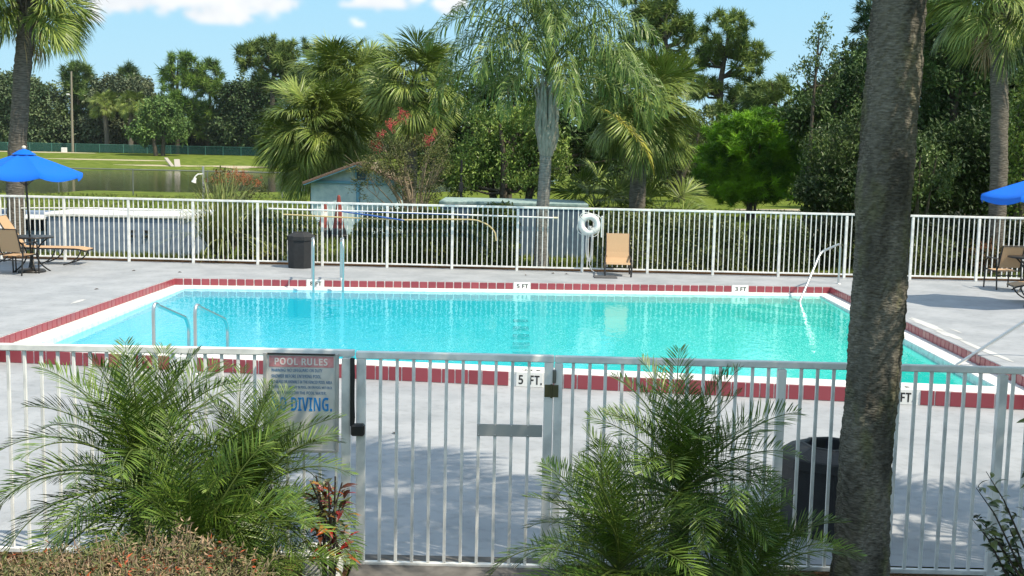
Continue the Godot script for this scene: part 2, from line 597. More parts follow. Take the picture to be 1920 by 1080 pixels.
func make_materials() -> void:
	mats.bark = textured(mat(Color.WHITE, 0.95, 0, 0.2), ntex(0.02, 3, lin(0.05, 0.042, 0.032), lin(0.17, 0.145, 0.115), 5), Vector3(1.1, 0.35, 1.1), ntex(0.03, 4), 4.0)
	mats.palmbark = textured(mat(Color.WHITE, 0.95, 0, 0.15), ntex(0.02, 13, lin(0.085, 0.075, 0.062), lin(0.25, 0.225, 0.19), 5, 512, 0.2, 0.85), Vector3(0.5, 2.4, 0.5), ntex(0.03, 14), 2.0)
	mats.queenbark = textured(mat(Color.WHITE, 0.95, 0, 0.15), ntex(0.02, 15, lin(0.17, 0.165, 0.145), lin(0.36, 0.345, 0.31), 5, 512, 0.2, 0.8), Vector3(0.5, 2.4, 0.5), ntex(0.03, 14), 1.5)
	mats.nearbark = textured(mat(Color.WHITE, 0.96, 0, 0.12), ntex(0.02, 23, lin(0.085, 0.079, 0.067), lin(0.27, 0.252, 0.21), 6, 1024, 0.15, 0.85), Vector3(0.9, 2.6, 0.9), ntex(0.025, 24, Color.BLACK, Color.WHITE, 6, 1024), 1.0)
	mats.nearbark.vertex_color_use_as_albedo = true
	mats.white = textured(mat(Color.WHITE, 0.42, 0, 0.45), ntex(0.01, 31, lin(0.62, 0.63, 0.62), lin(0.84, 0.84, 0.82), 5, 512, 0.15, 0.6), Vector3(0.8, 0.8, 0.8))
	mats.deck = textured(mat(Color.WHITE, 0.62, 0, 0.35), ntex(0.006, 41, lin(0.298, 0.314, 0.338), lin(0.362, 0.378, 0.402), 5, 1024, 0.2, 0.75), Vector3(0.16, 0.16, 0.16), ntex(0.05, 42), 0.12)
	mats.deck.detail_enabled = true
	mats.deck.detail_blend_mode = BaseMaterial3D.BLEND_MODE_MUL
	mats.deck.detail_uv_layer = BaseMaterial3D.DETAIL_UV_2
	mats.deck.uv2_triplanar = true
	mats.deck.uv2_world_triplanar = true
	mats.deck.uv2_scale = Vector3(0.9, 0.9, 0.9)
	mats.deck.detail_albedo = ntex(0.012, 43, lin(0.86, 0.86, 0.85), lin(1.0, 1.0, 1.0), 5, 512, 0.1, 0.45)
	mats.coping = textured(mat(Color.WHITE, 0.55, 0, 0.4), ntex(0.02, 51, lin(0.58, 0.58, 0.56), lin(0.80, 0.80, 0.79), 5, 512, 0.1, 0.5), Vector3(0.7, 0.7, 0.7))
	mats.plaster = textured(mat(Color.WHITE, 0.7, 0, 0.3), ntex(0.01, 52, lin(0.10, 0.60, 0.66), lin(0.17, 0.70, 0.74), 4, 512), Vector3(0.3, 0.3, 0.3))
	mats.steps = mat(lin(0.30, 0.66, 0.66), 0.7)
	mats.grass_ground = textured(mat(Color.WHITE, 0.95, 0, 0.1), ntex(0.008, 61, lin(0.085, 0.125, 0.02), lin(0.16, 0.20, 0.04), 6, 1024, 0.2, 0.8), Vector3(0.06, 0.06, 0.06), ntex(0.05, 62), 6.0)
	mats.mulch = textured(mat(Color.WHITE, 0.95, 0, 0.1), ntex(0.06, 63, lin(0.035, 0.02, 0.012), lin(0.21, 0.12, 0.06), 5), Vector3(0.8, 0.8, 0.8), ntex(0.06, 64), 4.0)
	mats.sand = textured(mat(Color.WHITE, 0.95, 0, 0.1), ntex(0.02, 65, lin(0.34, 0.29, 0.20), lin(0.5, 0.44, 0.33), 5), Vector3(0.2, 0.2, 0.2))
	mats.leaf = leafmat(0.55, 0.3, 0.35)
	mats.gloss = leafmat(0.42, 0.22, 0.4)
	mats.frond = leafmat(0.42, 0.26, 0.4)
	mats.steel = mat(lin(0.66, 0.66, 0.65), 0.36, 1.0)
	mats.dark = mat(lin(0.018, 0.016, 0.015), 0.4, 0.0, 0.5)
	mats.sling = textured(mat(Color.WHITE, 0.75, 0, 0.25), ntex(0.05, 71, lin(0.48, 0.31, 0.18), lin(0.57, 0.39, 0.24), 3), Vector3(3, 3, 3), ntex(0.2, 72), 0.3)
	mats.black = mat(lin(0.012, 0.012, 0.013), 0.5)
	mats.can = textured(mat(Color.WHITE, 0.6, 0, 0.4), ntex(0.02, 73, lin(0.018, 0.019, 0.021), lin(0.032, 0.033, 0.036), 4), Vector3(1, 1, 1), ntex(0.1, 74), 0.15)
	mats.blue = mat(lin(0.008, 0.14, 0.66), 0.75, 0, 0.2)
	mats.blue.backlight_enabled = true
	mats.blue.backlight = Color(0.3, 0.3, 0.3)
	mats.tile = []
	for k in 5:
		mats.tile.append(mat(lin(0.255 + 0.011 * k, 0.044 + 0.003 * k, 0.06 + 0.0035 * k), 0.28 + 0.04 * k, 0, 0.5))
	mats.ink = mat(lin(0.012, 0.012, 0.013), 0.6)

func gy(x: float, z: float) -> float:
	# height of the land
	if z > -26.42 and z < -13.0 and absf(x) < 14.6 or z >= -13.0 and z < -8.35 and absf(x) < 14.6:
		return -1.3
	var y := 0.03
	if z > -8.4:
		y = -0.24
	if z < -60.0:
		var e := ((x + 25.0) / 31.0) ** 2 + ((z + 118.0) / 49.0) ** 2
		e += 0.22 * fnl.get_noise_2d(x * 0.05, z * 0.05) * 2.0
		y -= 0.75 * smoothstep(1.12, 0.9, e)
		y += 1.55 * smoothstep(-160.0, -200.0, z) + 0.12 * smoothstep(0.9, 1.2, e) * smoothstep(1.7, 1.2, e)
	return y

func build_ground() -> void:
	fnl = noise(1.0, 5, 3)
	var b := MB.new()
	var zs := []
	var z := 6.0
	while z > -700.0:
		zs.append(z)
		var st := 1.0 if z > -50 else 3.0 if z > -240 else 60.0
		z -= st
	zs.insert(zs.find(-8.0) + 1, -8.36)
	zs.insert(zs.find(-26.0) + 1, -26.43)
	var xs := []
	var x := -400.0
	while x <= 400.0:
		xs.append(x)
		x += 1.0 if absf(x) < 20 else 3.0 if absf(x) < 110 else 20.0
	var prev := -1
	for zz in zs:
		var pts := PackedVector3Array()
		var nr := PackedVector3Array()
		for xx in xs:
			pts.append(Vector3(xx, gy(xx, zz) + 0.015 * fnl.get_noise_2d(xx * 0.8, zz * 0.8), zz))
			nr.append(Vector3.UP)
		prev = b.ring(pts, nr, prev, false)
	fix_normals(b)
	structure("ground", b, mats.grass_ground, "mown grass land around the pool running out to the woods")
	# decks
	var d := MB.new()
	d.upquad(Vector3(-14.5, 0.14, -26.5), Vector3(14.5, 0.14, -26.0), Vector3(14.5, 0.14, -24.1), Vector3(6.68, 0.14, -24.1))
	d.upquad(Vector3(-14.5, 0.14, -26.5), Vector3(6.68, 0.14, -24.1), Vector3(-6.8, 0.14, -23.15), Vector3(-14.5, 0.14, -23.15))
	d.upquad(Vector3(-14.5, 0.14, -23.15), Vector3(-6.8, 0.14, -23.15), Vector3(-6.95, 0.14, -15.45), Vector3(-14.5, 0.14, -15.45))
	d.upquad(Vector3(6.68, 0.14, -24.1), Vector3(14.5, 0.14, -24.1), Vector3(14.5, 0.14, -13.72), Vector3(6.4, 0.14, -13.72))
	d.upquad(Vector3(6.4, 0.14, -13.72), Vector3(14.5, 0.14, -13.72), Vector3(14.5, -0.19, -11.8), Vector3(6.4, -0.19, -11.8))
	d.upquad(Vector3(-14.5, 0.14, -15.45), Vector3(-6.95, 0.14, -15.45), Vector3(-6.95, -0.19, -13.5), Vector3(-14.5, -0.19, -13.5))
	d.oquad(Vector3(-14.5, 0.14, -26.5), Vector3(14.5, 0.14, -26.0), Vector3(14.5, -0.2, -26.0), Vector3(-14.5, -0.2, -26.5), Vector3(0, 0, -20))
	d.quad(Vector3(6.4, 0.14, -13.72), Vector3(6.4, -0.19, -13.72), Vector3(6.4, -0.19, -11.8), Vector3(6.4, -0.19, -11.8))
	structure("pool_deck", d, mats.deck, "pale grey painted concrete deck on the far sides of the pool")
	# worn patches where the grey paint has rubbed off to white beside the right rim
	rng.seed = 88
	var wp := MB.new()
	for q in [[6.70, -16.2, 0.06, 0.9], [6.72, -17.6, 0.08, 0.55], [6.76, -18.7, 0.09, 0.8], [6.74, -20.4, 0.05, 0.4], [7.0, -18.0, 0.03, 0.2], [-7.3, -19.3, 0.05, 0.3]]:
		var pc := Vector3(q[0], 0.144, q[1])
		var last := Vector3.ZERO
		var first := Vector3.ZERO
		for k in 25:
			var a := TAU * (k % 24) / 24.0
			var rr := 1.0 + 0.5 * fnl.get_noise_2d(cos(a) * 1.7 + q[1] * 3.0, sin(a) * 1.7)
			var p := pc + Vector3(cos(a) * q[2] * rr, 0, sin(a) * q[3] * rr)
			if k > 0:
				wp.otri(pc, last, p, pc - Vector3(0, 1, 0))
			last = p
	structure("worn_paint", wp, mat(lin(0.52, 0.52, 0.51), 0.7), "white worn paint patches on the deck beside the pool rim")
	var e := MB.new()
	e.upquad(Vector3(-6.95, -0.19, -15.45), Vector3(6.4, -0.19, -13.72), Vector3(6.4, -0.19, -8.2), Vector3(-6.95, -0.19, -8.2))
	e.upquad(Vector3(6.4, -0.19, -11.8), Vector3(14.5, -0.19, -11.8), Vector3(14.5, -0.19, -8.2), Vector3(6.4, -0.19, -8.2))
	e.upquad(Vector3(-14.5, -0.19, -13.5), Vector3(-6.95, -0.19, -13.5), Vector3(-6.95, -0.19, -8.2), Vector3(-14.5, -0.19, -8.2))
	structure("near_pool_deck", e, mats.deck, "pale grey painted concrete deck between gate and pool")
	var wk := MB.new()
	wk.box(Vector3(-0.35, -0.23, -5.1), Vector3(1.5, 0.1, 6.2), 0.01)
	structure("walkway", wk, textured(mat(Color.WHITE, 0.9, 0, 0.2), ntex(0.02, 81, lin(0.10, 0.095, 0.09), lin(0.19, 0.18, 0.17)), Vector3(0.7, 0.7, 0.7)), "grey concrete walk leading up to the pool gate")
	var bed := MB.new()
	bed.upquad(Vector3(-9, -0.2, -8.18), Vector3(-1.12, -0.2, -8.18), Vector3(-1.12, -0.2, -3.0), Vector3(-9, -0.2, -3.0))
	bed.upquad(Vector3(0.42, -0.2, -8.18), Vector3(9, -0.2, -8.18), Vector3(9, -0.2, -3.0), Vector3(0.42, -0.2, -3.0))
	structure("planting_bed", bed, mats.mulch, "brown mulch bed under the low palms before the fence")
	var far_bed := MB.new()
	var pv := -1
	for k in 5:
		var pts := PackedVector3Array()
		var nr := PackedVector3Array()
		for i in 60:
			var xx := -14.0 + 28.0 * i / 59.0
			var zz := -26.5 + 0.5 * (xx + 14.5) / 29.0 - 0.45 * k - (0.4 * fnl.get_noise_1d(xx * 0.7) if k == 4 else 0.0)
			pts.append(Vector3(xx, [0.10, 0.15, 0.13, 0.1, 0.02][k] + 0.03 * fnl.get_noise_2d(xx * 3.0, zz * 3.0), zz))
			nr.append(Vector3.UP)
		pv = far_bed.ring(pts, nr, pv, false)
	fix_normals(far_bed)
	structure("mulch_strip", far_bed, mats.mulch, "strip of brown mulch and leaf litter along the far fence")
	# pond
	var w := MB.new()
	w.upquad(Vector3(-75, -0.13, -58), Vector3(15, -0.13, -58), Vector3(15, -0.13, -182), Vector3(-75, -0.13, -182))
	var pm := mat(lin(0.034, 0.03, 0.015), 0.05, 0, 0.34)
	pm.uv1_triplanar = true
	pm.uv1_world_triplanar = true
	pm.uv1_scale = Vector3(0.25, 0.25, 0.25)
	pm.heightmap_enabled = true
	pm.heightmap_texture = ntex(0.02, 83)
	pm.heightmap_scale = 0.35
	structure("pond_water", w, pm, "brown still water of the pond beyond the lawn")
	var sp := MB.new()
	for q in [[Vector3(-80, 1.62, -196), 9.0, 3.0], [Vector3(-46, -0.02, -166.5), 11.0, 2.2], [Vector3(-62, 0.6, -178), 10.0, 1.2], [Vector3(20, 0.1, -62), 9.0, 4.0]]:
		var pr := -1
		for k in 3:
			var pts := PackedVector3Array()
			var nr := PackedVector3Array()
			for i in 40:
				var a := TAU * i / 40.0
				var rr: float = [0.001, 0.6, 1.0][k] * (1.0 + 0.3 * fnl.get_noise_2d(cos(a) * 1.5 + q[1], sin(a) * 1.5))
				var px: float = q[0].x + cos(a) * q[1] * rr
				var pz: float = q[0].z + sin(a) * q[2] * rr
				pts.append(Vector3(px, gy(px, pz) + 0.06 - 0.03 * k, pz))
				nr.append(Vector3.UP)
			pr = sp.ring(pts, nr, pr)
	structure("sandy_ground", sp, mats.sand, "bare pale sand patches by the pond and woods")
	# lawn blades between the far fence and the pond
	rng.seed = 91
	var tuft := MB.new()
	for k in 9:
		var a := rnd(0, TAU)
		var o := Vector3(cos(a), 0, sin(a)) * rnd(0, 0.09)
		var tp := o + Vector3(rnd(-0.05, 0.05), rnd(0.05, 0.11), rnd(-0.05, 0.05))
		var s := Vector3(cos(a * 3.0), 0, sin(a * 3.0)) * 0.008
		var g := rnd(0.8, 1.2)
		tuft.col = Color(g, g, g)
		tuft.tri(o - s, tp, o + s)
	var tx: Array[Transform3D] = []
	var tc := PackedColorArray()
	for k in 26000:
		var zz := -27.0 - 36.0 * pow(rng.randf(), 1.5)
		var xx := rnd(-0.5, 0.5) * absf(zz) * 0.98
		var s := rnd(0.8, 1.7)
		tx.append(Transform3D(Basis(Vector3.UP, rnd(0, TAU)).scaled(Vector3(s, s, s)), Vector3(xx, gy(xx, zz), zz)))
		tc.append(Color(0.105, 0.155, 0.028).lerp(Color(0.17, 0.19, 0.05), clampf(0.5 + fnl.get_noise_2d(xx * 0.25, zz * 0.25) + rnd(-0.2, 0.2), 0, 1)))
	var gr := scattered("grass", self, tuft.mesh(), mats.leaf, tx, tc)
	tag(gr, "short green lawn grass behind the far white fence", "grass", "", "stuff")

func lettering(txt: String, w: float, h: float, mt: Material, parent: Node, at: Vector3, bs := Basis.IDENTITY, bold := true, called := "lettering") -> void:
	var t := TextMesh.new()
	var f := SystemFont.new()
	f.font_names = PackedStringArray(["Droid Sans"])
	f.font_weight = 700 if bold else 400
	t.font = f
	t.text = txt
	t.font_size = 64
	t.pixel_size = 0.01
	t.depth = 0.02
	t.curve_step = 2.0
	var bb := t.get_aabb()
	var s := Vector3(w / bb.size.x, h / bb.size.y, 0.1)
	var c := bb.get_center() * s
	part(called, t, mt, parent, Transform3D(bs * Basis.from_scale(s), at - bs * c))

func build_pool() -> void:
	var fl := Vector3(-6.8, 0, -23.15)
	var fr := Vector3(6.68, 0, -24.1)
	var nr := Vector3(6.4, 0, -13.72)
	var nl := Vector3(-6.95, 0, -15.45)
	var ifl := Vector3(-6.5, 0, -22.78)
	var ifr := Vector3(6.36, 0, -23.72)
	var inr := Vector3(6.07, 0, -14.24)
	var inl := Vector3(-6.64, 0, -15.72)
	var pool := Node3D.new()
	pool.name = "swimming_pool"
	add_child(pool)
	tag(pool, "large rectangular swimming pool with red tiled rim and white ledge", "", "", "structure")
	# white ledge round the water, with a rounded inner lip
	var b := MB.new()
	var o := [fl, fr, nr, nl]
	var i := [ifl, ifr, inr, inl]
	var ctr := Vector3(0, 0, -19)
	for k in 4:
		var j := (k + 1) % 4
		var dk: Vector3 = (i[k] - o[k]).normalized() * 0.02
		var dj: Vector3 = (i[j] - o[j]).normalized() * 0.02
		b.upquad(o[k], o[j], i[j] - dj, i[k] - dk)
		b.oquad(i[k] - dk, i[j] - dj, i[j] + Vector3(0, -0.02, 0), i[k] + Vector3(0, -0.02, 0), Vector3(0, -5, -19) + (o[k] + o[j]) * 2)
		b.oquad(i[k] + Vector3(0, -0.02, 0), i[j] + Vector3(0, -0.02, 0), i[j] + Vector3(0, -0.2, 0), i[k] + Vector3(0, -0.2, 0), (o[k] + o[j]) * 2)
		if k != 2:
			b.oquad(o[k], o[j], o[j] + Vector3(0, 0.137, 0), o[k] + Vector3(0, 0.137, 0), (o[k] + o[j]) * 2 - ctr)
		else:
			b.oquad(o[k], o[j], o[j] + Vector3(0, -0.19, 0), o[k] + Vector3(0, -0.19, 0), ctr)
	part("coping", b, mats.coping, pool)
	# painted shell: walls and sloping floor, then the curved entry steps
	var s := MB.new()
	var dp := [-0.6, -0.45, -0.62, -0.6]
	for k in 4:
		var j := (k + 1) % 4
		s.oquad(i[k] + Vector3(0, -0.2, 0), i[j] + Vector3(0, -0.2, 0), i[j] + Vector3(0, dp[j], 0), i[k] + Vector3(0, dp[k], 0), (o[k] + o[j]) * 2)
	s.upquad(ifl + Vector3(0, -0.6, 0), ifr + Vector3(0, -0.45, 0), inr + Vector3(0, -0.62, 0), inl + Vector3(0, -0.6, 0))
	part("basin", s, mats.plaster, pool)
	for k in 3:
		var st := MB.new()
		var r: float = [0.75, 1.2, 1.65][k]
		var y: float = [-0.1, -0.19, -0.28][k]
		var c := ifr + Vector3(-0.004, 0, 0.004)
		var pv := c
		for a in 13:
			var ang := lerpf(PI / 2, PI, a / 12.0)
			var p := c + Vector3(cos(ang) * r - 0.02 * k, y, sin(ang) * r * 0.8)
			if a > 0:
				st.otri(Vector3(c.x, y, c.z), pv, p, Vector3(c.x, y - 3, c.z))
				st.oquad(pv, p, p + Vector3(0, -0.3, 0), pv + Vector3(0, -0.3, 0), c)
			pv = p
		part("entry_step", st, mats.steps, pool)
	# dark floor tiles on the line between deep and shallow water
	var ft := MB.new()
	ft.box(Vector3.ZERO, Vector3(0.3, 0.012, 0.3), 0.002)
	var ftm := ft.mesh()
	for k in 7:
		part("floor_tile", ftm, mat(lin(0.01, 0.05, 0.10), 0.5), pool, Transform3D(Basis.IDENTITY, Vector3(0.18, -0.515, -22.7 + 0.95 * k)))
	# red tiles, each with its own edge, and the white depth markers set between them
	rng.seed = 12
	var tm := MB.new()
	tm.box(Vector3.ZERO, Vector3(0.156, 0.126, 0.014), 0.003)
	var tmesh := tm.mesh()
	var tn := MB.new()
	tn.box(Vector3.ZERO, Vector3(0.160, 0.178, 0.014), 0.003)
	var tnmesh := tn.mesh()
	var mk := MB.new()
	mk.box(Vector3.ZERO, Vector3(0.345, 0.15, 0.016), 0.003)
	var mkm := mk.mesh()
	var mkn := MB.new()
	mkn.box(Vector3.ZERO, Vector3(0.345, 0.19, 0.016), 0.003)
	var mknm := mkn.mesh()
	var ceramic := mat(lin(0.78, 0.78, 0.76), 0.3)
	var sides := [[fl, fr, 0.068, tmesh, [[-4.06, "8 FT"], [0.18, "5 FT"], [4.72, "3 FT"]]], [nl, nr, -0.096, tnmesh, [[-4.36, "8 FT."], [0.25, "5 FT."], [4.78, "3 FT."]]], [nl, fl, 0.068, tmesh, []], [fr, nr, 0.068, tmesh, []]]
	for q in sides:
		var a: Vector3 = q[0]
		var e: Vector3 = q[1]
		var ln := a.distance_to(e)
		var d := (e - a) / ln
		var nrm := d.cross(Vector3.UP)
		var bs := Basis(d, Vector3.UP, nrm)
		var n := int(ln / 0.1735)
		var taken := []
		for m in q[4]:
			var u: float = (m[0] - a.x) / d.x
			var slot: float = round(u / ln * n) if not m[1] in ["3 FT.", "5 FT."] else u / ln * n
			taken.append(slot)
			var at := a + d * (slot * ln / n) + nrm * 0.009 + Vector3(0, q[2] + 0.003, 0)
			var mo := part("depth_marker", mknm if q[2] < 0 else mkm, ceramic, pool, Transform3D(bs, at))
			tag(mo, "white depth marker reading " + m[1])
			lettering(m[1].replace(" ", "  ") if q[2] < 0 else m[1], 0.235 if q[2] > 0 else 0.3, 0.085 if q[2] > 0 else 0.12, mats.ink, mo, Vector3(0.01, -0.004, 0.009))
			if q[2] < 0:
				var top := part("rim_marker", mkm, ceramic, pool, Transform3D(bs * Basis(Vector3.RIGHT, -PI / 2), a + d * (slot * ln / n) - nrm * 0.095 + Vector3(0, 0.001, 0)))
				lettering(m[1], 0.25, 0.09, mats.ink, top, Vector3(0, 0, 0.009), Basis(Vector3(0, 0, 1), PI))
		for k in n:
			if taken.any(func(s): return absf(k + 0.5 - s) < 1.45):
				continue
			var at := a + d * ((k + 0.5) * ln / n) + nrm * rnd(0.004, 0.0065) + Vector3(0, q[2] + rnd(-0.0015, 0.0015), 0)
			part("tile", q[3], mats.tile[rng.randi() % 5], pool, Transform3D(bs * Basis(Vector3(0, 0, 1), rnd(-0.008, 0.008)), at))
	# the water
	var w := MB.new()
	var n0 := 40
	var prev := -1
	for k in 13:
		var v := k / 12.0
		var pts := PackedVector3Array()
		var nn := PackedVector3Array()
		for q in n0 + 1:
			var u := float(q) / n0
			pts.append(ifl.lerp(ifr, u).lerp(inl.lerp(inr, u), v) + Vector3(0, -0.035 - 0.085 * v, 0))
			nn.append(Vector3.UP)
		var k0 := w.v.size()
		prev = w.ring(pts, nn, prev, false)
		for q in n0 + 1:
			var u := smoothstep(0.12, 0.95, float(q) / n0)
			w.c[k0 + q] = Color(0.001, 0.55, 0.78).lerp(Color(0.03, 0.68, 0.58), u)
	var wm := mat(Color(1, 1, 1, 0.62), 0.02, 0, 0.31)
	wm.transparency = BaseMaterial3D.TRANSPARENCY_ALPHA
	wm.vertex_color_use_as_albedo = true
	wm.uv1_triplanar = true
	wm.uv1_world_triplanar = true
	wm.uv1_scale = Vector3(1.1, 0.35, 0.6)
	wm.heightmap_enabled = true
	wm.heightmap_texture = ntex(0.012, 55, Color.BLACK, Color.WHITE, 3)
	wm.heightmap_scale = 0.2
	structure("pool_water", w, wm, "clear turquoise pool water, bluer at the deep end")

func fence_run(parent: Node3D, a: Vector3, e: Vector3, posts: Array, sp: float, h: float, pw: float, kw: float, lo := 0.09, first := 0.0, kz := 0.0) -> void:
	# a, e: foot of the first and the last point; posts: distances along the run
	var ln := a.distance_to(e)
	var d := (e - a) / ln
	var f := Vector3(d.x, 0, d.z).normalized()
	var bs := Basis(f, Vector3.UP, f.cross(Vector3.UP))
	var tilt := Basis(d, Vector3.UP, f.cross(Vector3.UP))
	var pm := MB.new()
	pm.box(Vector3(0, h / 2.0 - 0.03, 0), Vector3(pw, h - 0.05, pw), 0.004)
	var pmm := pm.mesh()
	var km := MB.new()
	km.box(Vector3(0, (lo + h - 0.02) / 2.0, 0), Vector3(kw, h - 0.02 - lo - 0.02, kw), 0.002)
	var kmm := km.mesh()
	var tr := MB.new()
	tr.box(Vector3(ln / 2.0, h - 0.022, 0), Vector3(ln + pw, 0.048, 0.05), 0.006)
	part("top_rail", tr, mats.white, parent, Transform3D(tilt, a))
	var br := MB.new()
	br.box(Vector3(ln / 2.0, lo, 0), Vector3(ln, 0.034, 0.034), 0.004)
	part("bottom_rail", br, mats.white, parent, Transform3D(tilt, a))
	for q in posts:
		part("post", pmm, mats.white, parent, Transform3D(bs, a + d * q))
	var x := first
	while x < ln - kw:
		var ok := true
		for q in posts:
			if absf(q - x) < pw * 0.5 + kw * 0.8:
				ok = false
		if ok:
			part("picket", kmm, mats.white, parent, Transform3D(bs * Basis(Vector3(0, 0, 1), rnd(-0.002, 0.002)), a + d * x + Vector3(0, 0, kz)))
		x += sp

func build_far_fence() -> void:
	rng.seed = 21
	var f := thing("picket_fence", "long white metal picket fence behind the pool with life ring and poles", "fence", Vector3.ZERO)
	var a := Vector3(-13.1, 0.145, -26.32)
	var e := Vector3(13.3, 0.145, -25.78)
	var posts := []
	var x := -13.1
	while x < 13.3:
		posts.append(x + 13.1)
		x += 1.4725
	# the posts fall on -7.26 and every 1.4725 m from it
	var sh := fmod(-7.26 + 13.1, 1.4725)
	for k in posts.size():
		posts[k] += sh
	posts.insert(0, sh - 1.4725)
	posts.erase(posts.back())
	fence_run(f, a, e, posts, 1.4725 / 13.0, 1.455, 0.056, 0.021, 0.085, fmod(sh, 1.4725 / 13.0))

func build_near_fence() -> void:
	rng.seed = 22
	var l := thing("picket_fence", "white picket fence carrying the rules sign, beside the gate", "fence")
	fence_run(l, Vector3(-5.2, -0.19, -8.0), Vector3(-1.125, -0.178, -8.0), [0.98, 2.53, 4.05], 0.1155, 1.545, 0.062, 0.021, 0.055, 0.056)
	var r := thing("picket_fence", "white picket fence behind the thick palm trunk and dark trash can", "fence")
	fence_run(r, Vector3(0.34, -0.18, -8.0), Vector3(5.3, -0.2, -8.0), [0.0, 1.566, 3.118, 4.68], 0.1145, 1.535, 0.058, 0.022, 0.04, 0.102)
	# the gate between them
	var g := thing("pool_gate", "closed white metal picket gate with latch plate and hinge", "gate", Vector3(0, -0.2, -8.0))
	for x in [-1.046, 0.272]:
		var s := MB.new()
		s.box(Vector3(x, 0.76, 0), Vector3(0.064, 1.5, 0.045), 0.004)
		part("stile", s, mats.white, g)
	var t := MB.new()
	t.box(Vector3(-0.388, 1.535, 0), Vector3(1.39, 0.05, 0.052), 0.006)
	part("top_rail", t, mats.white, g)
	var bt := MB.new()
	bt.box(Vector3(-0.388, 0.022, 0), Vector3(1.252, 0.034, 0.04), 0.004)
	part("bottom_rail", bt, mats.white, g)
	var km := MB.new()
	km.box(Vector3(0, 0.775, 0), Vector3(0.022, 1.468, 0.022), 0.002)
	var kmm := km.mesh()
	for k in 10:
		part("picket", kmm, mats.white, g, Transform3D(Basis.IDENTITY, Vector3(-0.91 + 0.1158 * k, 0, 0)))
	var pl := MB.new()
	pl.box(Vector3(0.004, 1.018, 0.016), Vector3(0.46, 0.088, 0.006), 0.002)
	var plo := part("kick_plate", pl, mat(lin(0.42, 0.43, 0.43), 0.45, 0.3), g)
	for k in 4:
		for yy in [0.983, 1.053]:
			var sc := MB.new()
			sc.lathe([Vector2(0, 0.003), Vector2(0.004, 0.002), Vector2(0.005, 0.0)], 8)
			part("screw", sc, mats.steel, plo, Transform3D(Basis(Vector3.RIGHT, PI / 2), Vector3(-0.215 + 0.1158 * k, yy, 0.0195)))
	var hp := MB.new()
	hp.box(Vector3(0.264, 1.31, 0.025), Vector3(0.042, 0.088, 0.004), 0.001)
	hp.box(Vector3(0.318, 1.31, 0.031), Vector3(0.044, 0.088, 0.004), 0.001)
	hp.tube([Vector3(0.291, 1.262, 0.03), Vector3(0.291, 1.358, 0.03)], [0.008], 10)
	part("hinge", hp, mat(lin(0.11, 0.10, 0.05), 0.5, 0.5), g)
	var la := MB.new()
	la.box(Vector3(0.309, 1.415, 0.035), Vector3(0.024, 0.095, 0.03), 0.005)
	part("latch", la, mat(lin(0.2, 0.2, 0.2), 0.35, 0.9), g)
	var bar := MB.new()
	bar.box(Vector3(-1.102, 1.275, 0.044), Vector3(0.03, 0.49, 0.03), 0.006)
	bar.tube([Vector3(-1.102, 1.51, 0.05), Vector3(-1.098, 1.4, 0.062), Vector3(-1.1, 1.25, 0.058), Vector3(-1.096, 1.1, 0.064), Vector3(-1.098, 1.04, 0.06)], [0.013, 0.017, 0.014, 0.017, 0.014], 9)
	part("lock_bar", bar, mats.black, g)
	var bx := MB.new()
	bx.box(Vector3(-1.06, 1.01, 0.055), Vector3(0.095, 0.082, 0.07), 0.012)
	part("lock_box", bx, mats.black, g)
	# the rules sign
	var s := thing("rules_sign", "faded POOL RULES sign with red band and blue lettering", "sign", Vector3(-1.46, 0.995, -7.955))
	var face := textured(mat(Color.WHITE, 0.5, 0, 0.4), ntex(0.01, 101, lin(0.54, 0.53, 0.51), lin(0.68, 0.67, 0.65), 5), Vector3(1.2, 1.2, 1.2))
	var p := MB.new()
	p.box(Vector3.ZERO, Vector3(0.49, 0.68, 0.006), 0.001)
	part("sign_panel", p, face, s)
	var fm := MB.new()
	for q in [[Vector3(-0.252, 0, 0.003), Vector3(0.024, 0.70, 0.022)], [Vector3(0.252, 0, 0.003), Vector3(0.024, 0.70, 0.022)], [Vector3(0, -0.346, 0.003), Vector3(0.48, 0.022, 0.022)]]:
		fm.box(q[0], q[1], 0.003)
	part("sign_frame", fm, mat(lin(0.44, 0.44, 0.44), 0.4, 0.2), s)
	var tb := MB.new()
	tb.box(Vector3(0, 0.343, 0.006), Vector3(0.47, 0.01, 0.02), 0.002)
	part("top_clip", tb, mats.black, s)
	var hb := MB.new()
	hb.box(Vector3(0.002, 0.29, 0.0042), Vector3(0.45, 0.078, 0.003), 0.0005)
	part("header_band", hb, textured(mat(Color.WHITE, 0.5), ntex(0.03, 102, lin(0.58, 0.20, 0.22), lin(0.68, 0.36, 0.37), 4), Vector3(1.5, 1.5, 1.5)), s)
	lettering("POOL RULES", 0.37, 0.05, mat(lin(0.74, 0.70, 0.68), 0.5), s, Vector3(0.0, 0.29, 0.0065))
	var ink := mat(lin(0.04, 0.16, 0.36), 0.5)
	lettering("WARNING: NO LIFEGUARD ON DUTY", 0.355, 0.023, ink, s, Vector3(-0.03, 0.228, 0.004), Basis.IDENTITY, false)
	lettering("SHOWER BEFORE ENTERING POOL", 0.345, 0.023, ink, s, Vector3(-0.034, 0.186, 0.004), Basis.IDENTITY, false)
	lettering("NO GLASS OR ANIMALS IN THE FENCED POOL AREA", 0.425, 0.021, ink, s, Vector3(0.004, 0.146, 0.004), Basis.IDENTITY, false)
	lettering("NO FOOD OR BEVERAGES IN POOL, OR ON POOL WET DECK", 0.425, 0.02, ink, s, Vector3(0.004, 0.107, 0.004), Basis.IDENTITY, false)
	lettering("DO NOT SWALLOW THE POOL WATER.", 0.385, 0.021, ink, s, Vector3(-0.016, 0.068, 0.004), Basis.IDENTITY, false)
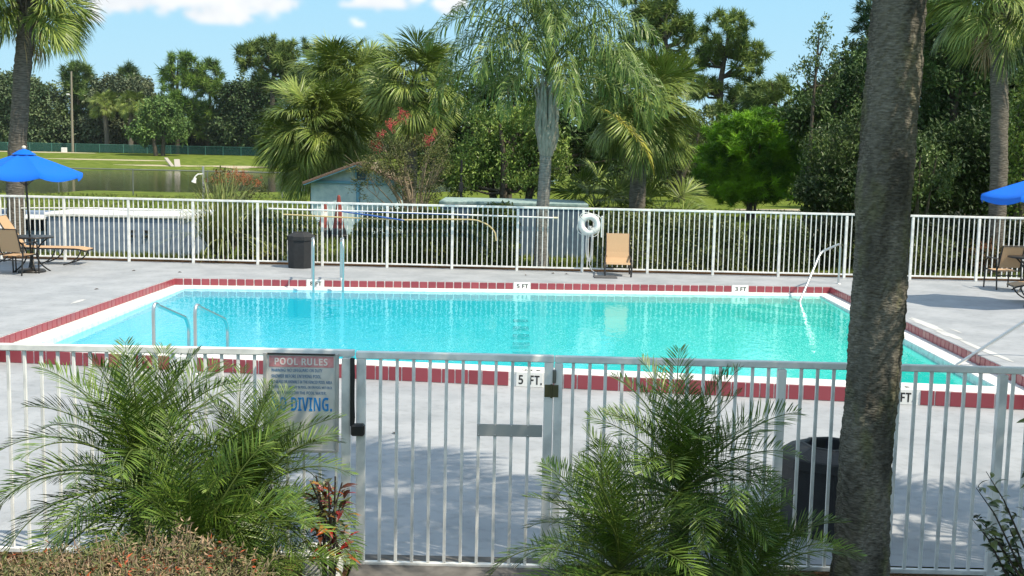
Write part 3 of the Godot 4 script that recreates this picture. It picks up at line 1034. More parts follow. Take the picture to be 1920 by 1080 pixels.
	lettering("NO DIVING.", 0.425, 0.1, mat(lin(0.02, 0.24, 0.62), 0.5), s, Vector3(0.004, -0.012, 0.004))

func build_structures() -> void:
	rng.seed = 31
	var bluewall := textured(mat(Color.WHITE, 0.8, 0, 0.2), ntex(0.015, 111, lin(0.46, 0.62, 0.68), lin(0.60, 0.74, 0.78), 5, 512, 0.2, 0.7), Vector3(0.5, 0.5, 0.5), ntex(0.06, 112), 0.4)
	var bluetrim := mat(lin(0.17, 0.40, 0.58), 0.6)
	# the shed: gable end to the pool
	var s := thing("pool_shed", "small pale blue wooden shed with gable roof and blue trim", "shed", Vector3(-5.17, 0.02, -37.5))
	var w := MB.new()
	w.box(Vector3(0, 0.88, -1.6), Vector3(2.8, 1.76, 3.2))
	w.otri(Vector3(-1.4, 1.76, 0), Vector3(1.4, 1.76, 0), Vector3(0.15, 2.28, 0), Vector3(0, 1.9, -2))
	w.otri(Vector3(-1.4, 1.76, -3.2), Vector3(1.4, 1.76, -3.2), Vector3(0.15, 2.28, -3.2), Vector3(0, 1.9, -2))
	part("wall", w, bluewall, s)
	for q in [[-1.6, 1.68, 0.15, 2.36], [0.15, 2.36, 1.72, 1.68]]:
		var a := Vector3(q[0], q[1], 0)
		var e := Vector3(q[2], q[3], 0)
		var d := (e - a).normalized()
		var r := MB.new()
		r.box(Vector3((a.x + e.x) / 2, (a.y + e.y) / 2, -1.5), Vector3(a.distance_to(e), 0.085, 3.9), 0.01, Basis(d, Vector3(-d.y, d.x, 0), Vector3(0, 0, 1)))
		var ro := part("roof", r, textured(mat(Color.WHITE, 0.95, 0, 0.1), ntex(0.05, 113, lin(0.10, 0.065, 0.05), lin(0.33, 0.25, 0.2), 5), Vector3(0.9, 0.9, 0.9), ntex(0.08, 114), 2.0), s)
		var fb := MB.new()
		fb.box(Vector3((a.x + e.x) / 2, (a.y + e.y) / 2 - 0.045, 0.42), Vector3(a.distance_to(e) - 0.06, 0.06, 0.03), 0.004, Basis(d, Vector3(-d.y, d.x, 0), Vector3(0, 0, 1)))
		part("bargeboard", fb, bluetrim if q[0] < 0 else mat(lin(0.2, 0.35, 0.42), 0.7), s)
	# fallen leaves on the roof slope
	var lt: Array[Transform3D] = []
	var lc := PackedColorArray()
	for k in 900:
		var u := rnd(0.15, 0.95)
		lt.append(Transform3D(Basis(rdir(), rnd(0, 6)).scaled(Vector3.ONE * rnd(0.6, 1.4)), Vector3(lerpf(0.2, 1.65, u), lerpf(2.40, 1.74, u) + 0.01, rnd(-3.2, 0.3))))
		lc.append(Color(0.38, 0.3, 0.22).lerp(Color(0.6, 0.54, 0.45), rng.randf()))
	var lit := scattered("leaf_litter", s, leaf_cluster(3, 0.04, 0.09, 0.04, 5), mats.leaf, lt, lc)
	var be := MB.new()
	be.box(Vector3(0, 1.73, 0.05), Vector3(2.84, 0.09, 0.05), 0.006)
	part("beam", be, bluetrim, s)
	var po := MB.new()
	po.box(Vector3(0.13, 0.87, 0.045), Vector3(0.10, 1.66, 0.05), 0.006)
	po.box(Vector3(0.06, 2.0, 0.045), Vector3(0.06, 0.42, 0.05), 0.006)
	po.box(Vector3(0.40, 1.97, 0.045), Vector3(0.05, 0.34, 0.05), 0.006)
	part("door_post", po, bluetrim, s)
	var vent := MB.new()
	vent.box(Vector3(0.23, 1.99, 0.012), Vector3(0.27, 0.36, 0.02), 0.004)
	part("gable_vent", vent, mat(lin(0.05, 0.11, 0.16), 0.7), s)
	for q in [[-0.62, 1.38], [0.78, 1.16]]:
		var dr := MB.new()
		dr.box(Vector3(q[0], 0.83, 0.015), Vector3(q[1], 1.6, 0.03), 0.004)
		var dd := part("door", dr, bluewall, s)
		var seam := MB.new()
		seam.box(Vector3(q[0], 0.83, 0.032), Vector3(0.03, 1.6, 0.012), 0.002)
		part("batten", seam, bluewall, dd)
	# two tall cones before the shed
	var orange := mat(lin(0.24, 0.045, 0.035), 0.6)
	for q in [[Vector3(-5.44, 0.03, -36.0), 1.36, "tall dull orange traffic cone with black base before the shed"], [Vector3(-5.97, 0.03, -36.2), 1.1, "shorter orange and white traffic cone leaning at the shed corner"]]:
		var c := thing("traffic_cone", q[2], "traffic cone", q[0], 0.4)
		var h: float = q[1]
		var bs := MB.new()
		bs.box(Vector3(0, 0.07, 0), Vector3(0.52, 0.14, 0.52), 0.03)
		bs.lathe([Vector2(0.25, 0.13), Vector2(0.24, 0.24), Vector2(0.2, 0.33), Vector2(0.15, 0.34)], 20)
		part("base", bs, mats.black, c)
		var cb := MB.new()
		cb.lathe([Vector2(0.19, 0.3), Vector2(0.18, 0.36), Vector2(0.105, h * 0.64), Vector2(0.08, h * 0.78), Vector2(0.05, h * 0.97), Vector2(0.03, h), Vector2(0.0, h)], 20)
		part("cone_body", cb, orange, c)
		var cl := MB.new()
		var r0 := 0.108
		cl.lathe([Vector2(r0 + 0.004, h * 0.64), Vector2(r0 - 0.018, h * 0.76)], 20)
		if h < 1.2:
			part("reflective_band", cl, mats.white, c)
			c.rotation.z = -0.07
	# pale blue block beyond the far fence, white flat top
	var wt := textured(mat(Color.WHITE, 0.85, 0, 0.2), ntex(0.012, 121, lin(0.155, 0.205, 0.29), lin(0.21, 0.27, 0.36), 5, 512, 0.2, 0.8), Vector3(0.35, 0.8, 0.35))
	var bk := thing("equipment_block", "low grey blue masonry block with flat white top behind the fence", "outbuilding", Vector3(-9.9, 0.02, -30.4))
	var bw := MB.new()
	bw.box(Vector3(0, 0.47, 0), Vector3(3.66, 0.94, 2.8), 0.02)
	part("wall", bw, wt, bk)
	var bt := MB.new()
	bt.box(Vector3(0, 1.0, 0), Vector3(3.74, 0.10, 2.9), 0.025)
	part("roof", bt, mats.coping, bk)
	for x in [0.36, 0.7]:
		var ob := MB.new()
		ob.box(Vector3(x, 0.5, 1.43), Vector3(0.09, 0.06, 0.06), 0.006)
		ob.box(Vector3(x, 0.62, 1.43), Vector3(0.09, 0.06, 0.06), 0.006)
		part("outlet_box", ob, mats.black, bk)
	var an := thing("equipment_annex", "low wall with dark square openings at the far left end of the fence", "outbuilding", Vector3(-13.0, 0.02, -30.0))
	var aw := MB.new()
	aw.box(Vector3(0, 0.28, 0), Vector3(2.5, 0.56, 1.6), 0.01)
	aw.box(Vector3(0, 0.78, -0.4), Vector3(2.5, 0.44, 0.8), 0.01)
	part("wall", aw, wt, an)
	var ar := MB.new()
	ar.box(Vector3(0, 0.9, 0.2), Vector3(2.55, 0.05, 2.1), 0.01)
	part("roof", ar, mats.coping, an)
	for k in 6:
		var op := MB.new()
		op.box(Vector3(-1.05 + 0.42 * k, 0.7, 0.04), Vector3(0.2, 0.24, 0.1), 0.004)
		part("vent_opening", op, mats.black, an)
		var pi := MB.new()
		pi.box(Vector3(-1.2 + 0.42 * k, 0.71, 0.7), Vector3(0.06, 0.3, 0.06), 0.004)
		part("pier", pi, wt, an)
	# white conduit along the back of the blocks
	var cd := MB.new()
	cd.tube([Vector3(-13.8, 1.16, -27.6), Vector3(-12.6, 1.2, -27.6), Vector3(-11.4, 1.25, -27.6), Vector3(-10, 1.27, -27.6), Vector3(-9.2, 1.24, -27.6), Vector3(-8.6, 1.26, -27.6), Vector3(-7.9, 1.28, -27.6)], [0.016], 8)
	for x in [-13.2, -10.6, -7.95]:
		cd.tube([Vector3(x, 0.0, -27.6), Vector3(x, 1.24, -27.6)], [0.012], 6)
	var co := part("white_pipe", cd, mats.white, self)
	tag(co, "thin white pipe run along behind the far fence at far left", "pipe")
	# long blue tank or block behind the hedges
	var dk := thing("equipment_block", "long dark blue block with pale teal top behind the hedges", "outbuilding", Vector3(0.0, 0.02, -32.2))
	var dw := MB.new()
	dw.box(Vector3(0, 0.68, 0), Vector3(3.9, 1.36, 2.6), 0.02)
	part("wall", dw, textured(mat(Color.WHITE, 0.85, 0, 0.2), ntex(0.015, 123, lin(0.075, 0.115, 0.17), lin(0.13, 0.175, 0.235), 5), Vector3(0.5, 0.5, 0.5)), dk)
	var dt := MB.new()
	dt.box(Vector3(0, 1.42, 0), Vector3(3.98, 0.1, 2.7), 0.02)
	part("roof", dt, textured(mat(Color.WHITE, 0.85, 0, 0.2), ntex(0.02, 124, lin(0.17, 0.27, 0.27), lin(0.42, 0.50, 0.48), 5), Vector3(0.5, 0.5, 0.5)), dk)
	# floodlight post
	var fl := thing("floodlight_post", "thin grey post with a small white floodlight and bracket", "floodlight", Vector3(-8.28, 0.02, -30.9))
	var fp := MB.new()
	fp.tube([Vector3(0, 0, 0), Vector3(0, 2.25, 0)], [0.03], 10)
	part("post", fp, mat(lin(0.45, 0.46, 0.46), 0.4, 0.6), fl)
	var fa := MB.new()
	fa.tube([Vector3(0, 2.05, 0.02), Vector3(-0.12, 2.04, 0.08), Vector3(-0.19, 1.97, 0.12), Vector3(-0.2, 1.93, 0.12)], [0.017], 8)
	part("bracket", fa, mats.white, fl)
	var fh := MB.new()
	fh.lathe([Vector2(0.0, 0.1), Vector2(0.035, 0.09), Vector2(0.045, 0.03), Vector2(0.07, -0.04), Vector2(0.06, -0.04), Vector2(0.0, -0.02)], 14)
	part("lamp_head", fh, mats.white, fl, Transform3D(Basis(Vector3(0, 0, 1), -0.35), Vector3(-0.21, 1.86, 0.12)))
	# chain link fence before the pond
	var galv := mat(lin(0.22, 0.23, 0.22), 0.5, 0.6)
	var cf := thing("chain_link_fence", "grey chain link fence along the lawn at the pond edge", "fence", Vector3(0, 0, -63.0))
	var rl := MB.new()
	rl.tube([Vector3(-46, 1.55, 0), Vector3(-30, 1.52, 0), Vector3(-8, 1.5, 0)], [0.035], 8)
	part("top_rail", rl, galv, cf)
	var pm := MB.new()
	pm.tube([Vector3(0, -0.05, 0), Vector3(0, 1.56, 0)], [0.035], 8)
	var pmm := pm.mesh()
	for k in 10:
		part("post", pmm, galv, cf, Transform3D(Basis.IDENTITY, Vector3(-45.0 + 4.05 * k, 0, 0)))
	var ms := MB.new()
	for k in 330:
		var x := -46.0 + k * 0.115
		for sg in [1.0, -1.0]:
			var a := Vector3(x, 0.02, 0.003 * sg)
			var e := Vector3(x + 1.48 * sg, 1.5, 0.003 * sg)
			if e.x < -46 or e.x > -8: continue
			var n := Vector3(0.0009, -0.0009 * sg, 0)
			ms.quad(a - n, a + n, e + n, e - n)
	var mo := part("wire_mesh", ms, galv, cf)
	mo.set_meta("kind", "stuff")
	# green screened fence before the woods
	var gf := thing("screen_fence", "long green screened fence in front of the far woods", "fence")
	var gp := mat(lin(0.02, 0.09, 0.075), 0.9)
	gp.albedo_color.a = 0.62
	gp.transparency = BaseMaterial3D.TRANSPARENCY_ALPHA
	var fx := [Vector3(-112, 1.58, -196), Vector3(-80, 1.58, -201), Vector3(-60, 1.58, -203), Vector3(-36, 1.58, -192), Vector3(-24, 1.58, -190)]
	for k in 4:
		var a: Vector3 = fx[k]
		var e: Vector3 = fx[k + 1]
		var d := (e - a).normalized()
		var ln := a.distance_to(e)
		var bs := Basis(d, Vector3.UP, d.cross(Vector3.UP))
		var m := int(ln / 3.4)
		for j in m:
			var pa := a.lerp(e, float(j) / m)
			var pn := MB.new()
			pn.box(Vector3(ln / m / 2, 0.75, 0), Vector3(ln / m - 0.1, 1.3, 0.02))
			part("screen_panel", pn, gp, gf, Transform3D(bs, pa))
			var pp := MB.new()
			pp.box(Vector3(0, 0.75, 0), Vector3(0.1, 1.55, 0.1), 0.01)
			pp.box(Vector3(ln / m / 2, 1.46, 0), Vector3(ln / m, 0.07, 0.07), 0.01)
			part("post", pp, mat(lin(0.07, 0.2, 0.17), 0.6), gf, Transform3D(bs, pa))
	# utility pole
	var up := thing("utility_pole", "tall weathered utility pole with small lamp before the woods", "utility pole", Vector3(-76.0, 1.5, -200.0))
	var uo := MB.new()
	uo.tube([Vector3(0, -0.2, 0), Vector3(0, 7, 0), Vector3(0.05, 13.8, 0)], [0.22, 0.19, 0.15], 10)
	part("pole", uo, mat(lin(0.26, 0.23, 0.18), 0.9), up)
	var ul := MB.new()
	ul.box(Vector3(-0.6, 9.9, 0), Vector3(0.5, 0.25, 0.3), 0.05)
	ul.tube([Vector3(0, 9.6, 0), Vector3(-0.45, 9.9, 0)], [0.05], 6)
	part("lamp_head", ul, mats.white, up)
	var ub := thing("utility_box", "white box standing at the foot of the utility pole", "box", Vector3(-76.3, 1.5, -197.0))
	var ubm := MB.new()
	ubm.box(Vector3(0, 0.4, 0), Vector3(0.85, 0.95, 0.5), 0.03)
	part("cabinet", ubm, mats.white, ub)
	# concrete drain apron on the far bank
	var ap := thing("drain_apron", "pale concrete drain apron running down the far pond bank", "drain", Vector3(-48, 0, -165))
	var am := MB.new()
	am.box(Vector3(0.2, 0.42, 0.3), Vector3(0.8, 0.16, 7.5), 0.03, Basis(Vector3.UP, 0.30) * Basis(Vector3.RIGHT, 0.16))
	am.box(Vector3(-1.5, 0.62, -1.6), Vector3(0.5, 0.2, 7.0), 0.03, Basis(Vector3.UP, 0.42) * Basis(Vector3.RIGHT, 0.16))
	am.box(Vector3(0.7, -0.05, 3.9), Vector3(3.6, 0.22, 0.8), 0.05)
	part("slab", am, mat(lin(0.40, 0.36, 0.31), 0.9), ap)
	var rk := MB.new()
	for k in 9:
		rk.box(Vector3(-1.4 + 0.45 * k, -0.12, 4.6 + rnd(-0.1, 0.1)), Vector3(0.35, 0.3, 0.3), 0.06, Basis(rdir(), 0.4))
	part("rubble", rk, mat(lin(0.25, 0.14, 0.09), 0.9), ap)
	# thin dark post behind the shed and hedges
	var tp := thing("dark_post", "thin dark post standing behind the block with the teal top", "post", Vector3(-1.55, 0.02, -34.0))
	var tm := MB.new()
	tm.tube([Vector3.ZERO, Vector3(0, 2.55, 0)], [0.035], 8)
	part("shaft", tm, mats.black, tp)
	var th := MB.new()
	th.box(Vector3(0, 1.75, 0.03), Vector3(0.12, 0.28, 0.1), 0.01)
	part("box", th, mats.black, tp)

func build_trees() -> void:
	var far_leaf := leaf_cluster(26, 0.8, 0.55, 0.36, 301)
	var mid_leaf := leaf_cluster(18, 0.75, 0.55, 0.26, 302)
	var near_leaf := leaf_cluster(16, 0.75, 0.5, 0.22, 303)
	var tuft := needle_tuft(80, 0.85, 0.045, 304)
	var soft := needle_tuft(60, 0.8, 0.042, 305)
	var lm := {"far": [far_leaf, mats.leaf], "mid": [mid_leaf, mats.leaf], "near": [near_leaf, mats.gloss], "tuft": [tuft, mats.leaf], "soft": [soft, mats.leaf]}
	tree("oak_tree", "grey green rounded tree at the far left of the woods", "tree", Vector3(-89.52, 1.50, -208.0), 0.45, [[-90.76, 11.33, -210.07, 5.81, 4.36], [-85.93, 10.00, -209.90, 5.32, 4.84], [-91.87, 6.09, -210.07, 5.81, 4.84], [-84.08, 4.82, -209.73, 4.84, 3.39]], 0.93, 1.49, lm.far[0], lm.far[1], Color(0.070, 0.115, 0.054), Color(0.156, 0.214, 0.098), 801, -0.20, "", 1)
	tree("pine_tree", "dark pine rising above the woods behind the utility pole", "tree", Vector3(-79.55, 1.50, -212.0), 0.35, [[-79.83, 14.58, -213.06, 2.95, 3.14], [-77.96, 10.76, -212.49, 2.74, 3.92], [-80.85, 9.76, -212.88, 2.45, 3.44], [-78.72, 16.60, -211.51, 1.37, 1.37]], 1.70, 1.89, lm.tuft[0], lm.tuft[1], Color(0.042, 0.089, 0.023), Color(0.141, 0.221, 0.055), 802, -0.10, "", 1)
	tree("oak_tree", "broad dull grey tree behind the two distant palms", "tree", Vector3(-71.84, 1.50, -210.0), 0.45, [[-73.07, 11.30, -211.57, 4.39, 3.90], [-68.25, 10.92, -211.57, 4.39, 4.39], [-74.20, 6.02, -211.74, 4.88, 3.91], [-66.88, 6.17, -211.57, 4.39, 3.90]], 0.93, 1.49, lm.far[0], lm.far[1], Color(0.077, 0.108, 0.060), Color(0.179, 0.217, 0.122), 803, -0.20, "", 1)
	tree("pine_tree", "small dark treetop poking above the dull grey tree", "tree", Vector3(-71.40, 1.50, -216.0), 0.30, [[-71.40, 15.45, -216.34, 1.90, 2.59]], 1.60, 2.03, lm.tuft[0], lm.tuft[1], Color(0.042, 0.089, 0.025), Color(0.132, 0.201, 0.055), 804, -0.20, "", 1)
	tree("pine_tree", "bright green pine, taller of the pair in the woods", "tree", Vector3(-59.51, 1.50, -205.0), 0.35, [[-60.00, 16.58, -206.02, 2.85, 2.85], [-58.50, 13.20, -206.23, 3.42, 4.28], [-60.04, 8.90, -203.91, 3.01, 4.23], [-57.71, 18.04, -205.27, 1.51, 1.33]], 1.70, 1.59, lm.tuft[0], lm.tuft[1], Color(0.063, 0.137, 0.019), Color(0.226, 0.342, 0.055), 805, -0.05, "", 1)
	tree("pine_tree", "bright green pine, shorter of the pair in the woods", "tree", Vector3(-54.07, 1.50, -206.0), 0.35, [[-53.85, 15.45, -206.48, 2.67, 2.67], [-52.86, 11.41, -205.04, 2.65, 4.26], [-55.50, 8.18, -207.09, 3.06, 3.82]], 1.70, 1.59, lm.tuft[0], lm.tuft[1], Color(0.063, 0.129, 0.019), Color(0.226, 0.322, 0.055), 806, -0.05, "", 1)
	tree("oak_tree", "very dark dense tree under the great round pine", "tree", Vector3(-48.14, 1.50, -204.0), 0.50, [[-48.43, 11.05, -205.29, 3.60, 3.79], [-45.65, 8.33, -205.35, 3.79, 5.21], [-50.35, 6.37, -205.35, 3.79, 4.26], [-43.76, 12.07, -205.35, 3.79, 2.84]], 0.93, 1.69, lm.far[0], lm.far[1], Color(0.028, 0.059, 0.022), Color(0.086, 0.136, 0.049), 807, -0.30, "", 1)
	tree("great_pine", "great round crowned pine with bare twigs above the dark tree", "tree", Vector3(-31.38, 0.30, -150.0), 0.40, [[-31.38, 14.87, -150.57, 3.19, 2.22], [-28.67, 14.20, -150.00, 2.77, 2.63], [-34.13, 14.09, -150.00, 1.52, 1.80], [-27.92, 11.55, -150.35, 1.94, 1.80], [-31.80, 11.64, -150.90, 2.51, 1.39]], 1.20, 1.52, lm.tuft[0], lm.tuft[1], Color(0.063, 0.113, 0.028), Color(0.216, 0.292, 0.071), 808, -0.08, "", 1)
	tree("round_bush", "bright green round bush tree beside the distant palms", "tree", Vector3(-58.05, 1.40, -190.0), 0.30, [[-58.22, 8.05, -191.20, 3.35, 2.65], [-60.42, 5.40, -191.10, 3.09, 1.94], [-55.51, 5.93, -190.79, 2.20, 2.20]], 0.74, 1.43, lm.far[0], lm.far[1], Color(0.063, 0.131, 0.032), Color(0.171, 0.272, 0.073), 809, -0.10, "", 2)
	tree("pine_tree", "pine behind the cabbage palms left of the shed", "tree", Vector3(-19.00, 0.00, -120.0), 0.30, [[-19.06, 10.94, -120.30, 1.66, 1.44], [-17.73, 9.48, -120.60, 1.67, 1.95], [-20.20, 9.15, -120.60, 1.67, 1.95]], 1.10, 1.59, lm.tuft[0], lm.tuft[1], Color(0.063, 0.129, 0.025), Color(0.207, 0.302, 0.071), 810, -0.10, "", 1)
	tree("oak_tree", "dark tree between the cabbage palms and the queen palm", "tree", Vector3(-9.61, 0.00, -75.0), 0.30, [[-9.39, 7.95, -74.68, 0.90, 1.24], [-10.40, 5.95, -75.47, 1.32, 1.32], [-9.03, 5.48, -75.56, 1.57, 2.09], [-10.58, 3.56, -75.62, 1.74, 1.57]], 0.64, 1.44, lm.mid[0], lm.mid[1], Color(0.034, 0.070, 0.023), Color(0.100, 0.160, 0.046), 811, -0.25, "", 1)
	tree("leafy_tree", "glossy bright green leafy tree behind the block with teal top", "tree", Vector3(-0.03, 0.00, -34.5), 0.12, [[-1.04, 2.57, -34.79, 0.80, 0.80], [-0.08, 2.75, -34.79, 0.80, 0.88], [1.03, 2.61, -34.74, 0.67, 0.80], [-0.66, 3.61, -34.77, 0.77, 0.64], [0.53, 3.63, -34.76, 0.72, 0.64], [-1.50, 2.01, -34.71, 0.58, 0.48], [0.25, 2.04, -34.84, 0.96, 0.48]], 0.22, 1.56, lm.near[0], lm.near[1], Color(0.067, 0.133, 0.025), Color(0.299, 0.406, 0.091), 812, -0.20, "", 3)
	tree("oak_tree", "dense dark tree behind the queen palm crown", "tree", Vector3(-0.32, 0.00, -50.0), 0.25, [[-2.70, 4.75, -50.46, 1.28, 1.40], [-0.40, 5.03, -50.54, 1.52, 1.40], [2.15, 4.40, -50.54, 1.52, 1.63], [3.80, 3.06, -50.46, 1.28, 1.28], [-3.36, 2.91, -50.42, 1.16, 1.40]], 0.48, 1.32, lm.mid[0], lm.mid[1], Color(0.025, 0.056, 0.018), Color(0.087, 0.145, 0.039), 813, -0.25, "", 1)
	tree("tall_pine", "tall pine partly behind the queen palm fronds", "tree", Vector3(10.60, 0.00, -86.0), 0.30, [[10.56, 12.71, -86.71, 2.00, 1.44], [12.20, 11.87, -86.40, 1.12, 1.43], [9.04, 10.73, -86.51, 1.44, 1.44], [12.03, 9.44, -86.49, 1.36, 1.20], [9.73, 14.04, -86.71, 2.00, 1.40]], 0.85, 1.45, lm.tuft[0], lm.tuft[1], Color(0.063, 0.121, 0.025), Color(0.226, 0.292, 0.071), 814, -0.02, "", 1)
	tree("tall_pine", "tall pine with clear round crown against open sky", "tree", Vector3(16.21, 0.00, -95.0), 0.32, [[16.83, 12.93, -94.21, 2.17, 1.56], [15.64, 11.05, -95.57, 1.59, 1.15], [18.56, 10.59, -94.46, 1.48, 1.57], [15.19, 8.46, -95.33, 1.85, 0.97], [18.73, 7.94, -94.72, 1.57, 1.14], [16.57, 6.73, -94.43, 1.57, 0.61], [19.46, 11.53, -95.25, 0.70, 0.62]], 0.85, 1.52, lm.tuft[0], lm.tuft[1], Color(0.070, 0.137, 0.023), Color(0.245, 0.322, 0.071), 815, 0.00, "", 1)
	tree("tall_pine", "pine crown filling low sky right of the round crowned pine", "tree", Vector3(18.75, 0.00, -84.0), 0.28, [[17.92, 6.88, -84.64, 1.80, 1.41], [18.79, 7.87, -83.61, 1.08, 1.08], [19.54, 5.39, -84.67, 1.87, 1.41]], 0.85, 1.45, lm.tuft[0], lm.tuft[1], Color(0.063, 0.113, 0.025), Color(0.216, 0.282, 0.071), 816, -0.02, "", 1)
	tree("olive_scrub", "pale olive scrub tree between the right cabbage palm and green shrub", "tree", Vector3(9.88, 0.00, -72.0), 0.15, [[10.77, 3.47, -72.57, 1.61, 1.27], [9.64, 2.13, -72.45, 1.27, 1.17], [9.22, 4.42, -72.41, 1.14, 1.00], [12.04, 4.65, -72.48, 1.34, 1.00]], 0.44, 1.08, lm.mid[0], lm.mid[1], Color(0.067, 0.105, 0.032), Color(0.200, 0.246, 0.078), 817, 0.00, "", 3)
	tree("green_shrub", "large rounded vivid green feathery shrub tree", "shrub", Vector3(10.69, 0.00, -52.0), 0.06, [[10.69, 3.59, -52.37, 2.08, 1.30], [9.31, 2.42, -52.43, 1.21, 1.40], [12.08, 2.96, -52.25, 1.40, 1.59], [11.27, 1.90, -52.71, 1.99, 1.12], [10.03, 1.64, -52.54, 1.50, 0.92], [11.34, 4.18, -52.43, 1.21, 0.73]], 0.42, 2.28, lm.soft[0], lm.soft[1], Color(0.028, 0.098, 0.004), Color(0.187, 0.392, 0.016), 818, -0.32, "", 5)
	tree("thin_tree", "thin young tree with upright branches against the sky", "tree", Vector3(11.34, 0.00, -45.0), 0.08, [[11.39, 6.65, -45.18, 0.50, 0.88], [11.62, 7.61, -45.05, 0.27, 0.83], [11.01, 5.94, -45.16, 0.46, 0.54], [12.16, 6.26, -45.06, 0.33, 0.83], [11.68, 5.35, -45.22, 0.63, 0.52]], 0.27, 0.90, lm.near[0], lm.near[1], Color(0.067, 0.119, 0.032), Color(0.200, 0.275, 0.091), 819, 0.02, "", 1)
	tree("oak_tree", "dark dense tree left of the thick palm trunk", "tree", Vector3(13.12, 0.00, -49.0), 0.15, [[14.21, 5.62, -49.39, 1.09, 1.50], [13.15, 4.48, -49.39, 1.09, 1.09], [11.99, 4.68, -49.29, 0.82, 0.91], [14.55, 3.73, -49.41, 1.14, 1.37]], 0.44, 1.44, lm.mid[0], lm.mid[1], Color(0.022, 0.053, 0.016), Color(0.094, 0.160, 0.046), 820, -0.25, "", 1)
	tree("leafy_bush", "broad dull green leafy bush between the vivid shrub and thick trunk", "bush", Vector3(11.59, 0.00, -41.0), 0.05, [[10.91, 3.07, -40.63, 1.01, 1.16], [11.85, 2.81, -41.38, 1.07, 1.45], [12.02, 3.83, -40.75, 0.68, 0.86], [11.16, 1.75, -41.44, 1.24, 0.76], [12.11, 1.68, -41.41, 1.15, 0.76]], 0.27, 1.32, lm.near[0], lm.near[1], Color(0.025, 0.056, 0.015), Color(0.118, 0.174, 0.046), 821, -0.15, "", 3)
	tree("weeping_tree", "wispy drooping tree at the top beside the thick trunk", "tree", Vector3(17.14, 0.00, -56.0), 0.20, [[16.67, 9.52, -56.12, 0.67, 1.50], [17.04, 7.69, -55.85, 0.82, 1.19], [17.72, 8.95, -56.37, 1.04, 1.82]], 0.60, 1.32, lm.soft[0], lm.soft[1], Color(0.034, 0.077, 0.032), Color(0.106, 0.167, 0.065), 822, 0.00, "", 1)
	tree("oak_tree", "tall dark tree mass right of the thick palm trunk", "tree", Vector3(15.82, 0.00, -43.0), 0.30, [[15.64, 5.83, -43.47, 1.32, 2.33], [16.58, 3.89, -43.54, 1.53, 2.13], [15.24, 2.28, -43.40, 1.12, 1.12], [17.33, 6.73, -43.40, 1.12, 1.80], [15.74, 7.58, -43.50, 1.40, 1.40]], 0.40, 1.44, lm.mid[0], lm.mid[1], Color(0.022, 0.050, 0.014), Color(0.100, 0.167, 0.044), 823, -0.25, "", 1)
	tree("leafy_bush", "sunlit leafy bush peeping right of the thick palm trunk", "bush", Vector3(12.92, 0.00, -37.0), 0.05, [[12.90, 2.99, -37.22, 0.62, 0.72], [13.39, 2.32, -36.88, 0.65, 0.65], [12.47, 2.00, -36.80, 0.54, 0.54]], 0.26, 1.20, lm.near[0], lm.near[1], Color(0.034, 0.070, 0.018), Color(0.150, 0.217, 0.065), 824, -0.10, "", 3)
	tree("leafy_tree", "yellow green tree behind the right blue umbrella", "tree", Vector3(15.42, 0.00, -35.0), 0.06, [[15.28, 3.63, -35.24, 0.68, 1.79], [15.22, 2.10, -35.23, 0.65, 0.91], [15.77, 4.52, -35.23, 0.65, 1.63]], 0.26, 1.32, lm.near[0], lm.near[1], Color(0.056, 0.112, 0.015), Color(0.212, 0.290, 0.052), 825, -0.10, "", 2)
	tree("oak_tree", "deep shade tree closing the view at the right edge", "tree", Vector3(25.60, 0.00, -64.0), 0.35, [[26.21, 5.95, -65.17, 3.31, 5.11], [22.26, 5.57, -64.85, 2.39, 4.19], [28.32, 8.32, -64.96, 2.70, 3.60]], 0.60, 1.44, lm.mid[0], lm.mid[1], Color(0.022, 0.048, 0.015), Color(0.087, 0.145, 0.039), 826, -0.30, "", 1)
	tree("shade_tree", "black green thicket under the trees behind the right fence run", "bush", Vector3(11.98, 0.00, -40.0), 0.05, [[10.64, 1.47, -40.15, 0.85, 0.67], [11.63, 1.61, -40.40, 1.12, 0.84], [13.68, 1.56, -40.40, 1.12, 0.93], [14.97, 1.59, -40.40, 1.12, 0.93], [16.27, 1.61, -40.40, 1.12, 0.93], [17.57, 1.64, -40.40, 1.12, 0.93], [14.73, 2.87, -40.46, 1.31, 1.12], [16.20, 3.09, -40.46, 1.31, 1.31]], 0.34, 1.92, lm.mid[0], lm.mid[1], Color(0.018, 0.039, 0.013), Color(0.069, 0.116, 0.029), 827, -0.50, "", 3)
	tree("oak_tree", "dark green tree filling the gap left of the weeping tree", "tree", Vector3(16.93, 0.00, -58.0), 0.20, [[15.80, 5.46, -58.48, 1.35, 1.62], [17.02, 7.33, -58.44, 1.24, 1.62], [17.96, 5.51, -58.58, 1.62, 2.16], [14.28, 3.85, -58.48, 1.35, 1.35], [19.17, 7.64, -58.58, 1.62, 2.43]], 0.44, 1.68, lm.mid[0], lm.mid[1], Color(0.022, 0.049, 0.015), Color(0.087, 0.138, 0.039), 828, -0.30, "", 1)
	# dark thicket at the foot of the woods
	var xs := []
	rng.seed = 404
	for k in 26:
		var x := -116.0 + 4.6 * k
		xs.append([Vector3(x, 3.6, -212 + rnd(-2, 2)), Vector3(4.5, rnd(3.0, 5.2), 4.0)])
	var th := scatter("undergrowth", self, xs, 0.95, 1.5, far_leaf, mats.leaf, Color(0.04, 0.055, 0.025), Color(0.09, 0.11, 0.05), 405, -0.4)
	tag(th, "dark thicket of undergrowth at the foot of the far woods", "undergrowth", "", "stuff")
	xs = []
	for k in 16:
		var x := -4.0 + 4.6 * k
		xs.append([Vector3(x, 3.2, -88 + rnd(-6, 6)), Vector3(4.4, rnd(2.0, 3.8), 4.0)])
